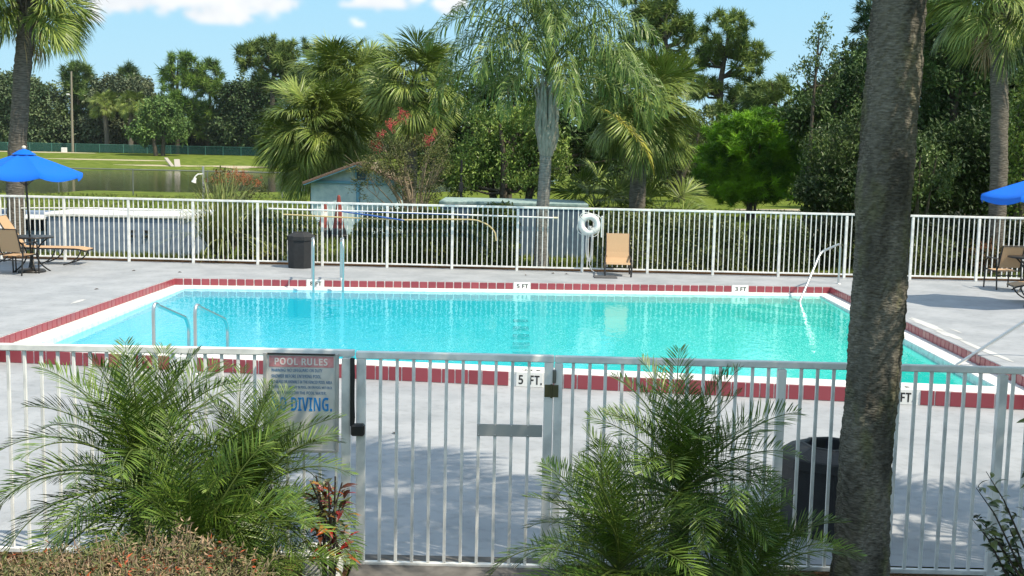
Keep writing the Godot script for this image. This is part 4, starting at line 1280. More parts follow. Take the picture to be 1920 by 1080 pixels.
	var t2 := scatter("woods_undergrowth", self, xs, 0.9, 1.3, mid_leaf, mats.leaf, Color(0.035, 0.055, 0.02), Color(0.085, 0.1, 0.035), 406, -0.3)
	tag(t2, "olive green scrub filling the gap under the tall pines", "undergrowth", "", "stuff")

func sabal_meshes() -> Array:
	var out := []
	for e in [[74, 0.2], [48, 0.32], [22, 0.45], [-4, 0.6], [-32, 0.8]]:
		for k in 2:
			out.append(fan(0.95, 1.08, 84, e[0], 500 + int(e[0]) + k * 7, Color(0.085, 0.145, 0.022), Color(0.27, 0.33, 0.075), e[1]))
	out.append(fan(0.8, 0.9, 34, -58, 551, Color(0.32, 0.22, 0.11), Color(0.46, 0.35, 0.2), 0.8))
	out.append(fan(0.7, 0.85, 30, -70, 552, Color(0.26, 0.17, 0.08), Color(0.42, 0.3, 0.16), 0.9))
	return out

func sabal(label: String, base: Vector3, h: float, r: float, lean: Vector3, fr: float, count: int, ms: Array, sd: int, dead := 3, grp := "", low := 1.0) -> Node3D:
	rng.seed = sd
	var o := thing("cabbage_palm", label, "palm tree", base, 0.0, grp)
	var t := palm_trunk(h, r * 1.05, r * 0.95, lean, sd, 5.0, 0.012, 24, int(h * 16))
	fix_normals(t)
	part("trunk", t, mats.palmbark, o)
	var top := lean + Vector3(0, h, 0)
	var bo := MB.new()
	for k in 26:
		var a := k * 2.4
		var yy := h - 0.05 - 0.03 * k
		var p0 := Vector3(lean.x * (yy / h) ** 2, yy - 0.05, lean.z * (yy / h) ** 2) + Vector3(cos(a), 0, sin(a)) * r * 0.8
		bo.tube([p0, p0 + Vector3(cos(a) * 0.12, 0.14, sin(a) * 0.12), p0 + Vector3(cos(a) * 0.24, 0.36 + rnd(-0.05, 0.05), sin(a) * 0.24)], [0.05, 0.04, 0.02], 6)
	part("leaf_bases", bo, mats.palmbark, o)
	for k in count:
		var u := float(k) / count
		var cls := clampi(int(u * low * 5.0), 0, 4)
		var m: Mesh = ms[cls * 2 + (k % 2)]
		var az := k * 2.39996 + rnd(-0.3, 0.3)
		var s := fr * rnd(0.85, 1.12)
		var bs := Basis(Vector3.UP, az) * Basis(Vector3(0, 0, 1), rnd(-0.16, 0.16)) * Basis(Vector3(1, 0, 0), rnd(-0.9, 0.9))
		part("frond", m, mats.frond, o, Transform3D(bs.scaled(Vector3(s, s, s)), top + Vector3(0, 0.25 - 0.5 * u, 0)))
	for k in dead:
		var bs := Basis(Vector3.UP, k * 2.1 + rnd(-0.6, 0.6))
		part("dead_frond", ms[10 + k % 2], mats.frond, o, Transform3D(bs.scaled(Vector3.ONE * fr * rnd(0.8, 1.0)), top + Vector3(0, -0.35, 0)))
	return o

func build_palms() -> void:
	var ms := sabal_meshes()
	sabal("cabbage palm with bare grey trunk behind the left blue umbrella", Vector3(-11.95, 0, -27.7), 6.15, 0.2, Vector3(0.5, 0, 0), 0.8, 56, ms, 601, 3, "", 0.84)
	sabal("bushy low cabbage palm nearest the shed, yellowing lower fans", Vector3(-7.15, 0, -42.0), 3.4, 0.24, Vector3(0, 0, 0), 1.08, 84, ms, 602, 12, "", 0.9)
	sabal("taller cabbage palm half hidden behind the bushy one by the shed", Vector3(-6.75, 0, -45.0), 5.15, 0.24, Vector3(0.15, 0, 0), 1.08, 64, ms, 603, 3)
	sabal("cabbage palm with brown flower stalks left of the queen palm", Vector3(-3.6, 0, -40.0), 5.0, 0.23, Vector3(0.1, 0, 0), 0.95, 64, ms, 604, 9)
	sabal("cabbage palm with reddish trunk and hanging brown fan, right of queen palm", Vector3(3.42, 0, -32.0), 4.2, 0.22, Vector3(-0.05, 0, 0), 0.86, 74, ms, 605, 6)
	sabal("small cabbage palm fans low behind the life ring", Vector3(2.35, 0, -33.5), 1.1, 0.2, Vector3.ZERO, 0.8, 26, ms, 612, 0)
	sabal("low cabbage palm fans at the foot of the reddish palm trunk", Vector3(4.25, 0, -33.0), 0.9, 0.2, Vector3.ZERO, 0.8, 24, ms, 613, 0)
	sabal("cabbage palm shading the right blue umbrella, crown cut by the frame", Vector3(11.95, 0, -28.6), 6.75, 0.2, Vector3(-0.4, 0, 0), 0.88, 46, ms, 606, 5, "", 0.84)
	sabal("distant cabbage palm before the woods, the one beside the utility pole", Vector3(-71.8, 1.5, -205.0), 8.6, 0.42, Vector3(-0.5, 0, 0), 1.4, 40, ms, 607, 2)
	sabal("distant cabbage palm before the woods, standing beside the bright round bush", Vector3(-67.0, 1.5, -203.0), 8.6, 0.42, Vector3(0.2, 0, 0), 1.4, 40, ms, 608, 2)
	sabal("distant cabbage palm crown cut by the frame beside the far trunk", Vector3(-99.5, 1.5, -205.0), 9.4, 0.42, Vector3(0.0, 0, 0), 2.2, 26, ms, 609, 2)
	# the thick trunk by the gate, its crown above the picture
	rng.seed = 610
	var o := thing("cabbage_palm", "thick rough dark palm trunk rising before the near fence", "palm tree", Vector3(2.33, -0.24, -7.4))
	var t := palm_trunk(6.9, 0.168, 0.14, Vector3(0.19, 0, 0.0), 611, 11.0, 0.006, 120, 560, 0.012)
	fix_normals(t)
	var f := noise(1.6, 614, 4)
	for k in t.v.size():
		var p := t.v[k]
		var g := clampf(0.8 + 0.75 * f.get_noise_3d(p.x * 2.2, p.y * 0.9, p.z * 2.2), 0.45, 1.25)
		var li := clampf(f.get_noise_3d(p.x * 3.0 + 9, p.y * 1.1, p.z * 3.0) * 2.2 - 0.1, 0, 1)
		t.c[k] = Color(g, g, g).lerp(Color(g * 1.12, g * 1.2, g * 0.85), li)
	part("trunk", t, mats.nearbark, o)
	for k in 34:
		var cls := clampi(int(k / 34.0 * 4.0), 0, 3)
		var bs := Basis(Vector3.UP, k * 2.39996)
		part("frond", ms[cls * 2 + k % 2], mats.frond, o, Transform3D(bs.scaled(Vector3.ONE * 0.95), Vector3(0.19, 7.0 - 0.3 * k / 34.0, 0)))
	var o2 := thing("cabbage_palm", "palm beside the walk whose shade falls inside the fence", "palm tree", Vector3(6.5, -0.24, -7.2))
	var t2 := palm_trunk(4.6, 0.17, 0.15, Vector3(0.1, 0, 0), 615, 9.0, 0.008, 32, 90)
	part("trunk", t2, mats.palmbark, o2)
	for k in 34:
		var cls := clampi(int(k / 34.0 * 5.0), 0, 4)
		part("frond", ms[cls * 2 + k % 2], mats.frond, o2, Transform3D(Basis(Vector3.UP, k * 2.39996 + 0.5), Vector3(0.1, 4.7 - 0.4 * k / 34.0, 0)))
	var o3 := thing("cabbage_palm", "palm beside the thick trunk, just out of the picture to the right", "palm tree", Vector3(4.35, -0.24, -6.1))
	part("trunk", palm_trunk(4.3, 0.16, 0.15, Vector3(0.05, 0, 0), 616, 9.0, 0.008, 32, 90), mats.palmbark, o3)
	for k in 32:
		var cls := clampi(int(k / 32.0 * 4.0), 0, 3)
		part("frond", ms[cls * 2 + k % 2], mats.frond, o3, Transform3D(Basis(Vector3.UP, k * 2.39996 + 1.1).scaled(Vector3.ONE * 0.8), Vector3(0.05, 4.5 - 0.3 * k / 32.0, 0)))
	# queen palm
	rng.seed = 620
	var q := thing("queen_palm", "tall queen palm with smooth grey trunk and drooping feather fronds", "palm tree", Vector3(0.68, 0.03, -27.4))
	var qt := palm_trunk(3.0, 0.165, 0.135, Vector3(0.06, 0, 0), 621, 6.0, 0.005, 28, 110)
	fix_normals(qt)
	part("trunk", qt, mats.queenbark, q)
	var sh := MB.new()
	sh.lathe([Vector2(0.15, 2.7), Vector2(0.2, 2.9), Vector2(0.235, 3.15), Vector2(0.21, 3.45), Vector2(0.15, 3.9), Vector2(0.1, 4.3)], 18, Vector3(0.06, 0, 0))
	for k in 16:
		var a := k * 2.39996
		var y0 := 2.85 + 0.05 * k
		sh.tube([Vector3(0.06 + cos(a) * 0.17, y0, sin(a) * 0.17), Vector3(0.06 + cos(a) * 0.24, y0 + 0.35, sin(a) * 0.24), Vector3(0.06 + cos(a) * 0.2, y0 + 0.8, sin(a) * 0.2), Vector3(0.06 + cos(a) * 0.3, y0 + 1.2, sin(a) * 0.3)], [0.05, 0.06, 0.045, 0.02], 7)
	part("leaf_bases", sh, textured(mat(Color.WHITE, 0.9, 0, 0.15), ntex(0.02, 622, lin(0.2, 0.19, 0.15), lin(0.42, 0.40, 0.34), 5), Vector3(1.5, 0.4, 1.5), ntex(0.04, 623), 1.5), q)
	var qm := []
	for e in [[82, 95], [68, 118], [54, 132], [40, 136], [24, 122], [8, 96]]:
		for k in 2:
			qm.append(pinnate(3.35, e[0], e[1], 84, 0.80, 0.027, 1.25, 630 + int(e[0]) + k, Color(0.06, 0.12, 0.022), Color(0.19, 0.26, 0.06), 1.1, 0.18, 38.0, 20.0))
	for k in 38:
		var cls := clampi(int(k / 38.0 * 6.0), 0, 5)
		var az := k * 2.39996 + 0.4 + rnd(-0.2, 0.2)
		var s := rnd(0.88, 1.08) * (0.85 if cls == 5 else 1.0)
		part("frond", qm[cls * 2 + k % 2], mats.frond, q, Transform3D(Basis(Vector3.UP, az).scaled(Vector3(s, s, s)), Vector3(0.06, 5.0 - 0.5 * k / 38.0, 0)))
	var yf := pinnate(2.5, -22, 62, 70, 0.4, 0.045, 0.35, 640, Color(0.25, 0.25, 0.03), Color(0.36, 0.33, 0.05), 0.3, 0.2)
	part("yellow_frond", yf, mats.frond, q, Transform3D(Basis(Vector3.UP, -0.35), Vector3(0.9, 4.0, 0.1)))

func hedge(called: String, label: String, x0: float, x1: float, z: float, dz: float, h: float, ca: Color, cb: Color, sd: int, m: Mesh, cs := 0.13) -> void:
	var o := thing(called, label, "hedge", Vector3((x0 + x1) / 2, 0.03, z), 0.0, "clipped hedges along the far fence")
	rng.seed = sd
	var ns := noise(1.2, sd, 3)
	var xs: Array[Transform3D] = []
	var cl := PackedColorArray()
	var w := x1 - x0
	var n := int((w * h * 2.0 + w * dz * 2.0 + dz * h * 2.0) / (cs * cs) * 3.6)
	for k in n:
		var p := Vector3(rnd(-0.5, 0.5) * w, rnd(0.05, 1.0) * h, rnd(-0.5, 0.5) * dz)
		var f := rng.randi() % 5
		var q := 0.5 - absf(rng.randfn(0, 0.045))
		if f == 0 or f == 1: p.y = h * (0.5 + q)
		elif f == 2 or f == 3: p.z = dz * q
		else: p.x = w * q * (1 if rng.randf() < 0.5 else -1)
		var bump := 1.0 + 0.13 * ns.get_noise_3dv(p * 1.1)
		p.y *= bump * (1.0 - 0.22 * smoothstep(0.75, 1.0, absf(p.x) * 2.0 / w) - 0.1 * smoothstep(0.6, 1.0, absf(p.z) * 2.0 / dz))
		p.z *= bump
		if ns.get_noise_3dv(p * 2.6) < -0.3 and rng.randf() < 0.7: continue
		var s := cs * rnd(0.7, 1.3)
		xs.append(Transform3D(Basis(rdir(), rnd(0, 6)).scaled(Vector3(s, s, s)), p))
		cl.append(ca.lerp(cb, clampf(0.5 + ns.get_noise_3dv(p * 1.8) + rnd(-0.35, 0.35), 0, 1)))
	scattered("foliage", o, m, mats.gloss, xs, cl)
	var b := MB.new()
	for k in int(w * 5.0):
		var p := Vector3(rnd(-0.45, 0.45) * w, 0, rnd(-0.3, 0.3) * dz)
		b.tube([p, p + Vector3(rnd(-0.1, 0.1), h * 0.45, rnd(-0.1, 0.1)), p + Vector3(rnd(-0.25, 0.25), h * 0.85, rnd(-0.2, 0.2))], [0.014, 0.01, 0.005], 5, false)
	part("stems", b, mats.bark, o).set_meta("kind", "stuff")

func build_hedges() -> void:
	var m := leaf_cluster(16, 0.8, 0.42, 0.27, 701)
	var da := Color(0.03, 0.056, 0.013)
	var li := Color(0.16, 0.21, 0.055)
	hedge("hedge", "clipped hedge behind the black trash can at the far fence", -6.45, -4.75, -27.9, 0.9, 1.16, da, li, 711, m)
	hedge("hedge", "clipped dark hedge in front of the shed under the crape myrtle", -3.75, -1.2, -27.9, 1.0, 1.22, da, li.lerp(da, 0.3), 712, m)
	hedge("hedge", "narrow upright hedge left of the queen palm trunk", -0.98, 0.06, -27.7, 0.9, 1.42, da, li, 713, m)
	hedge("hedge", "long light topped hedge behind the tan chair", 2.1, 5.5, -28.0, 1.1, 1.27, da, Color(0.21, 0.25, 0.09), 714, m)
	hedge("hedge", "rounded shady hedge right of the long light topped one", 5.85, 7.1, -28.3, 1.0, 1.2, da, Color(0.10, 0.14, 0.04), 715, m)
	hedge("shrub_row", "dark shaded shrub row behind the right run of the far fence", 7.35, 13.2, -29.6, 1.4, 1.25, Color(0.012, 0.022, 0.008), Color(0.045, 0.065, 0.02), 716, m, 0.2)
	var low := leaf_cluster(12, 0.8, 0.6, 0.22, 702)
	for q in [[9.35, -27.6, 0.55, 721, "sparse low shrub behind the fence right of the thick trunk"], [10.1, -27.9, 0.62, 722, "low pale leaved shrub behind the shaded chair"], [8.3, -29.0, 0.6, 723, "dark low shrub hidden by the thick trunk"], [11.6, -28.0, 0.55, 724, "low shrub with reddish leaves at the right end of the fence"], [-1.9, -27.4, 0.35, 725, "small yellow green weed in front of the dark hedge"], [5.0, -27.2, 0.3, 726, "tuft of pale weeds at the foot of the long hedge"], [-5.9, -27.3, 0.3, 727, "bright yellow green weeds at the foot of the pampas clump"]]:
		var o := thing("shrub", q[4], "shrub", Vector3(q[0], 0.05, q[1]))
		var h: float = q[2]
		var b := MB.new()
		rng.seed = q[3]
		for k in 12:
			b.tube([Vector3.ZERO, rdir() * Vector3(0.5, 0, 0.5) * h + Vector3(0, h * 0.6, 0), rdir() * Vector3(0.9, 0.2, 0.9) * h + Vector3(0, h * 1.3, 0)], [0.012, 0.008, 0.003], 5, false)
		part("stems", b, mats.bark, o)
		var ca := Color(0.05, 0.075, 0.02)
		var cb := Color(0.11, 0.14, 0.04)
		if q[3] == 724: cb = Color(0.22, 0.09, 0.05)
		if q[3] in [725, 727]: cb = Color(0.26, 0.28, 0.05)
		scatter("foliage", o, [[Vector3(0, h * 0.85, 0), Vector3(h, h * 0.75, h * 0.8)]], 0.17, 1.1, low, mats.gloss, ca, cb, q[3], -0.2, 0.0)
	# pampas-like clump with arching blades
	rng.seed = 731
	var p := thing("blade_plant", "tall clump of arching strap leaves at the far fence", "plant", Vector3(-7.0, 0.03, -27.6))
	for ring in 3:
		var b := MB.new()
		for k in 130:
			var a := rnd(0, TAU)
			var el := rnd(0.75, 1.5) if ring < 2 else rnd(0.25, 0.9)
			var ln := rnd(1.5, 2.3)
			var d := Vector3(cos(a) * cos(el), sin(el), sin(a) * cos(el))
			var g := rnd(0.8, 1.2)
			b.col = Color(0.10, 0.15, 0.035).lerp(Color(0.32, 0.34, 0.12), rng.randf()) * g
			b.col.a = 1.0
			var at := Vector3(rnd(-0.22, 0.22), 0.2 + 0.12 * ring, rnd(-0.22, 0.22))
			var sd := d.cross(Vector3.UP).normalized() * 0.024
			for s in 5:
				var nx := at + d * ln / 5.0
				var w0 := sd * (1.0 - s / 5.2)
				var w1 := sd * (1.0 - (s + 1) / 5.2)
				b.quad(at - w0, nx - w1, nx + w1, at + w0)
				at = nx
				d = (d + Vector3(0, -0.13 - 0.08 * s, 0)).normalized()
		part("blades", b, mats.frond, p).set_meta("kind", "stuff")
	var stalk := MB.new()
	stalk.tube([Vector3.ZERO, Vector3(0.03, 0.55, 0)], [0.13, 0.1], 10)
	part("stem", stalk, mats.palmbark, p)
	var fl := leaf_cluster(22, 0.9, 0.3, 0.2, 733)
	var rf := thing("red_flower_shrub", "loose shrub with dull red flower tips behind the strap leaved clump", "shrub", Vector3(-7.35, 0.03, -30.2))
	var rs := MB.new()
	for k in 22:
		rs.tube([Vector3.ZERO, Vector3(rnd(-0.5, 0.5), 1.0, rnd(-0.4, 0.4)), Vector3(rnd(-1.0, 1.0), rnd(1.7, 2.1), rnd(-0.6, 0.6))], [0.02, 0.012, 0.004], 5, false)
	part("stems", rs, mats.bark, rf)
	scatter("foliage", rf, [[Vector3(0, 1.55, 0), Vector3(0.95, 0.6, 0.6)]], 0.17, 0.5, low, mats.leaf, Color(0.06, 0.08, 0.02), Color(0.13, 0.14, 0.05), 734, 0.0)
	scatter("blossoms", rf, [[Vector3(0, 1.95, 0), Vector3(0.9, 0.22, 0.5)]], 0.12, 0.35, fl, mats.leaf, Color(0.32, 0.06, 0.04), Color(0.42, 0.14, 0.06), 735, 0.0)
	# crape myrtle
	rng.seed = 741
	var c := thing("crape_myrtle", "airy crape myrtle with pink red blossoms and pale stems beside the shed", "tree", Vector3(-2.9, 0.03, -34.5))
	var cm := MB.new()
	var tips := []
	for k in 26:
		var a := rnd(0, TAU)
		var sp := rnd(0.5, 2.0)
		var e := Vector3(cos(a) * sp, rnd(2.0, 3.6) - sp * 0.35, sin(a) * sp * 0.7)
		var st := Vector3(cos(a) * 0.15, 0, sin(a) * 0.15)
		var mid := st.lerp(e, 0.5) + Vector3(-cos(a), 0.6, -sin(a)) * 0.2
		cm.tube([st, mid, e], [0.035, 0.022, 0.006], 6, false)
		tips.append(e)
		for j in 5:
			var s0 := mid.lerp(e, rnd(0.1, 0.9))
			cm.tube([s0, s0 + (rdir() * 0.4 + Vector3(cos(a) * 0.3, 0.35, sin(a) * 0.3))], [0.009, 0.003], 5, false)
	part("trunk", cm, mat(lin(0.30, 0.24, 0.17), 0.8), c)
	var cb := []
	for e in tips:
		cb.append([e + Vector3(0, -0.15, 0), Vector3(0.42, 0.42, 0.42)])
	scatter("crown", c, cb, 0.16, 0.5, leaf_cluster(12, 0.8, 0.45, 0.2, 742), mats.leaf, Color(0.06, 0.085, 0.025), Color(0.17, 0.18, 0.06), 743, -0.05)
	var bb := []
	for e in tips:
		if rng.randf() < 0.1:
			bb.append([e + Vector3(0, 0.1, 0), Vector3(0.16, 0.13, 0.16)])
	bb.append([Vector3(-0.45, 3.75, 0.2), Vector3(0.16, 0.26, 0.14)])
	bb.append([Vector3(-0.7, 3.5, 0.2), Vector3(0.2, 0.22, 0.16)])
	bb.append([Vector3(-1.2, 2.9, 0.2), Vector3(0.2, 0.2, 0.16)])
	scatter("blossoms", c, bb, 0.11, 0.38, fl, mats.leaf, Color(0.5, 0.035, 0.09), Color(0.6, 0.13, 0.11), 744, -0.3)

func arc(a: Vector3, c: Vector3, e: Vector3, n := 6) -> Array:
	var o := []
	for k in n + 1:
		var t := float(k) / n
		o.append(a.lerp(c, t).lerp(c.lerp(e, t), t))
	return o

func ladder(label: String, at: Vector3, turn: float, deck: float, half: float, over: float, high: float, elbow: float) -> void:
	# towards the water is -z in the ladder's own axes; at: on the pool's edge at water level
	var o := thing("pool_ladder", label, "pool ladder", at, turn)
	for s in [-1.0, 1.0]:
		var x: float = s * half
		var p := [Vector3(x, deck, 0.5), Vector3(x, high - 0.2, 0.5)]
		p.append_array(arc(Vector3(x, high - 0.14, 0.5), Vector3(x, high + 0.04, 0.49), Vector3(x, high - 0.07, 0.34)))
		p.append_array(arc(Vector3(x, elbow + 0.1, -over + 0.12), Vector3(x, elbow, -over), Vector3(x, elbow - 0.12, -over)))
		p.append(Vector3(x, -0.05, -over))
		p.append(Vector3(x, -0.33, -over + 0.02))
		var b := MB.new()
		b.tube(p, [0.024], 14)
		part("handrail", b, mats.steel, o)
		var e := MB.new()
		e.lathe([Vector2(0.05, 0), Vector2(0.05, 0.012), Vector2(0.03, 0.022), Vector2(0.024, 0.022)], 16, Vector3(x, deck, 0.5))
		part("escutcheon", e, mats.steel, o)
	for y in [-0.18, -0.3]:
		var r := MB.new()
		r.box(Vector3(0, y, -over), Vector3(half * 2, 0.03, 0.09), 0.006)
		part("rung", r, mats.steel, o)

func handrail(label: String, p: Array) -> void:
	var o := thing("handrail", label, "handrail")
	var b := MB.new()
	b.tube(p, [0.024], 14)
	part("rail", b, mats.steel, o)
	for q in [p[0], p[p.size() - 1]]:
		if q.y < 0.0: continue
		var e := MB.new()
		e.lathe([Vector2(0.055, 0), Vector2(0.055, 0.012), Vector2(0.03, 0.022), Vector2(0.024, 0.022)], 16, q)
		part("escutcheon", e, mats.steel, o)

func trash_can(label: String, at: Vector3, turn: float, h: float, r: float) -> void:
	var o := thing("trash_can", label, "trash can", at, turn)
	var b := MB.new()
	b.lathe([Vector2(0, 0.0), Vector2(r * 0.9, 0.0), Vector2(r * 0.92, 0.03), Vector2(r * 0.97, h * 0.76), Vector2(r * 0.97, h * 0.78)], 8, Vector3.ZERO, true)
	part("body", b, mats.can, o)
	var l := MB.new()
	l.lathe([Vector2(r * 0.98, h * 0.775), Vector2(r * 1.03, h * 0.775), Vector2(r * 1.04, h * 0.785), Vector2(r * 1.03, h * 0.885), Vector2(r * 1.0, h * 0.9), Vector2(r * 0.60, h * 0.985), Vector2(r * 0.57, h), Vector2(r * 0.52, h), Vector2(r * 0.5, h * 0.98), Vector2(r * 0.5, h * 0.6), Vector2(0, h * 0.58)], 8, Vector3.ZERO, true)
	part("lid", l, mats.can, o)
	var bag := MB.new()
	bag.lathe([Vector2(r * 0.485, h * 0.97), Vector2(r * 0.47, h * 0.62), Vector2(0, h * 0.595)], 16)
	part("liner", bag, mat(lin(0.012, 0.011, 0.022), 0.3), o)

func build_pool_things() -> void:
	rng.seed = 51
	ladder("steel ladder rails at the near left edge of the pool", Vector3(-4.33, 0, -15.42), -0.13, -0.19, 0.285, 0.62, 0.74, 0.30)
	ladder("steel ladder rails at the far edge by the 8 FT marker", Vector3(-3.7, 0, -23.05), PI + 0.2, 0.14, 0.29, 0.3, 1.0, 0.93)
	var p := [Vector3(5.72, -0.3, -22.75), Vector3(5.75, -0.03, -22.9)]
	p.append_array(arc(Vector3(6.24, 0.82, -23.5), Vector3(6.3, 0.91, -23.55), Vector3(6.38, 0.925, -23.66)))
	p.append_array(arc(Vector3(6.93, 0.99, -24.62), Vector3(7.02, 1.0, -24.74), Vector3(7.02, 0.9, -24.74)))
	p.append(Vector3(7.02, 0.14, -24.74))
	handrail("bent steel handrail at the curved steps in the far corner", p)
	p = [Vector3(6.0, -0.3, -15.7), Vector3(6.15, 0.0, -15.72)]
	p.append_array(arc(Vector3(7.1, 0.72, -15.6), Vector3(7.25, 0.82, -15.58), Vector3(7.4, 0.82, -15.56)))
	p.append_array(arc(Vector3(7.75, 0.84, -15.5), Vector3(7.88, 0.84, -15.48), Vector3(7.88, 0.72, -15.48)))
	p.append(Vector3(7.88, 0.14, -15.48))
	handrail("steel handrail slanting over the ledge at the near right side of the pool", p)
	trash_can("black eight sided trash can against the far fence", Vector3(-4.73, 0.14, -25.75), 0.0, 0.80, 0.31)
	trash_can("black eight sided trash can close behind the thick palm trunk", Vector3(2.58, -0.19, -9.05), 0.2, 0.70, 0.41)
	# life ring
	var lr := thing("life_ring", "white life ring hanging on the far fence with its rope", "life ring", Vector3(1.70, 1.23, -25.90))
	var t := MB.new()
	var pv := -1
	for k in 37:
		var a := TAU * k / 36.0
		var pts := PackedVector3Array()
		var nr := PackedVector3Array()
		for i in 14:
			var f := TAU * i / 14.0
			var nn := Vector3(cos(a) * cos(f), sin(a) * cos(f), sin(f) * 0.8)
			pts.append(Vector3(cos(a), sin(a), 0) * 0.178 + nn * 0.075)
			nr.append(nn)
		pv = t.ring(pts, nr, pv)
	part("ring", t, mats.white, lr)
	for k in 4:
		var a := PI / 4 + k * PI / 2
		var bd := MB.new()
		var d := Vector3(cos(a), sin(a), 0)
		var tg := Vector3(-sin(a), cos(a), 0)
		var pp := -1
		for j in 2:
			var pts := PackedVector3Array()
			var nr := PackedVector3Array()
			for i in 14:
				var f := TAU * i / 14.0
				var nn := d * cos(f) + Vector3(0, 0, sin(f) * 0.8)
				pts.append(d * 0.178 + nn * 0.08 + tg * (0.025 if j else -0.025))
				nr.append(nn)
			pp = bd.ring(pts, nr, pp)
		part("rope_band", bd, mat(lin(0.7, 0.7, 0.68), 0.8), lr)
	var gl := MB.new()
	var gp := []
	for k in 41:
		var a := TAU * k / 40.0
		gp.append(Vector3(cos(a), sin(a), 0.05) * (0.272 + 0.022 * sin(a * 4.0 - 0.7)))
	gl.tube(gp, [0.008], 6)
	part("grab_line", gl, mats.white, lr)
	var ro := thing("rope", "coiled pale rope hanging below the life ring", "rope", Vector3(1.72, 0.25, -25.88))
	var rb := MB.new()
	for k in 9:
		var w := 0.04 + 0.012 * (k % 4)
		var lp := []
		var off := Vector3(rnd(-0.03, 0.03), 0, rnd(0, 0.03))
		for j in 25:
			var a := TAU * j / 24.0
			lp.append(off + Vector3(sin(a) * w, 0.55 + cos(a) * (0.36 + 0.02 * (k % 3)), 0.01 * sin(a * 2.0 + k)))
		rb.tube(lp, [0.007], 5)
	rb.tube([Vector3(0.03, 0.3, 0.02), Vector3(0.0, 0.1, 0.03), Vector3(0.06, -0.04, 0.06), Vector3(0.16, -0.095, 0.1), Vector3(0.22, -0.1, 0.03)], [0.008], 6)
	part("coil", rb, mat(lin(0.55, 0.56, 0.57), 0.85), ro)
	var hk := thing("ring_hook", "small white hook post on the fence beside the life ring", "hook", Vector3(1.98, 1.30, -25.88))
	var hb := MB.new()
	hb.tube([Vector3(0, -0.35, 0), Vector3(0, 0.1, 0), Vector3(0.0, 0.12, 0.05)], [0.018], 8)
	part("hook", hb, mats.white, hk)
	# poles lying along the far fence
	var po := thing("telescopic_pole", "long white pole hung level along the far fence", "pole")
	var pb := MB.new()
	pb.tube([Vector3(-5.54, 1.43, -26.06), Vector3(-2.3, 1.40, -25.99), Vector3(0.93, 1.362, -25.93)], [0.018], 10)
	part("tube", pb, mats.white, po)
	var cp := MB.new()
	cp.tube([Vector3(0.90, 1.363, -25.93), Vector3(1.0, 1.36, -25.928)], [0.023], 10)
	part("cap", cp, mat(lin(0.65, 0.6, 0.45), 0.5), po)
	var ho := thing("vacuum_hose", "yellowish white hose on the fence drooping in a hook at its right end", "hose")
	var hh := MB.new()
	var hp := [Vector3(-5.18, 1.305, -26.03), Vector3(-3.9, 1.27, -26.0), Vector3(-2.43, 1.245, -25.97), Vector3(-1.6, 1.275, -25.95), Vector3(-1.0, 1.285, -25.94)]
	hp.append_array(arc(Vector3(-0.85, 1.275, -25.94), Vector3(-0.5, 1.2, -25.93), Vector3(-0.40, 0.98, -25.93), 8))
	hp.append(Vector3(-0.38, 0.82, -25.93))
	hh.tube(hp, [0.016], 8)
	part("hose", hh, mat(lin(0.55, 0.44, 0.22), 0.5), ho)
	var bp := thing("net_pole", "bright blue pole and folded net on the fence under the white pole", "pole")
	var b1 := MB.new()
	b1.tube([Vector3(-3.86, 1.40, -25.98), Vector3(-3.2, 1.33, -25.96), Vector3(-2.45, 1.235, -25.95)], [0.012, 0.02, 0.014], 8)
	part("net_handle", b1, mat(lin(0.02, 0.09, 0.34), 0.6), bp)
	var b2 := MB.new()
	b2.tube([Vector3(-3.5, 1.405, -26.0), Vector3(-2.2, 1.392, -25.97), Vector3(-0.97, 1.378, -25.96)], [0.010], 8)
	part("tube", b2, mat(lin(0.03, 0.10, 0.34), 0.6), bp)
	var fo := thing("deck_plate", "small grey plate lying on the deck under the tan chair", "plate", Vector3(2.02, 0.142, -25.0))
	var fb := MB.new()
	fb.box(Vector3(0, 0.012, 0), Vector3(0.5, 0.022, 0.42), 0.005)
	part("plate", fb, mat(lin(0.09, 0.09, 0.095), 0.7), fo)
	# a few dead leaves on the decks
	for q in [[-7.6, 0.145, -21.0, "left of the far left pool corner"], [-8.0, 0.145, -24.3, "by the fence left of the black can"], [-7.0, 0.145, -24.2, "nearest the black can"], [-9.4, 0.145, -19.8, "beside the left tiled rim"], [-1.2, -0.185, -11.9, "inside the gate in the sun"], [4.4, -0.185, -12.9, "right of the sunny gate deck"], [0.3, 0.145, -25.1, "left of the life ring rope"], [0.9, 0.145, -25.6, "under the life ring"], [1.2, 0.145, -25.5, "between the life ring and the tan chair"]]:
		var lf := MB.new()
		var a := rnd(0, TAU)
		var d := Vector3(cos(a), 0, sin(a)) * 0.05
		var s := Vector3(-sin(a), 0, cos(a)) * 0.025
		lf.tri(-d, s + Vector3(0, 0.02, 0), d)
		lf.tri(-d, d, -s + Vector3(0, 0.015, 0))
		var lo := part("fallen_leaf", lf, mat(lin(0.09, 0.055, 0.03), 0.8), self, Transform3D(Basis.IDENTITY, Vector3(q[0], q[1], q[2])))
		tag(lo, "dry brown leaf lying on the deck " + q[3], "leaf", "dead leaves on the deck")

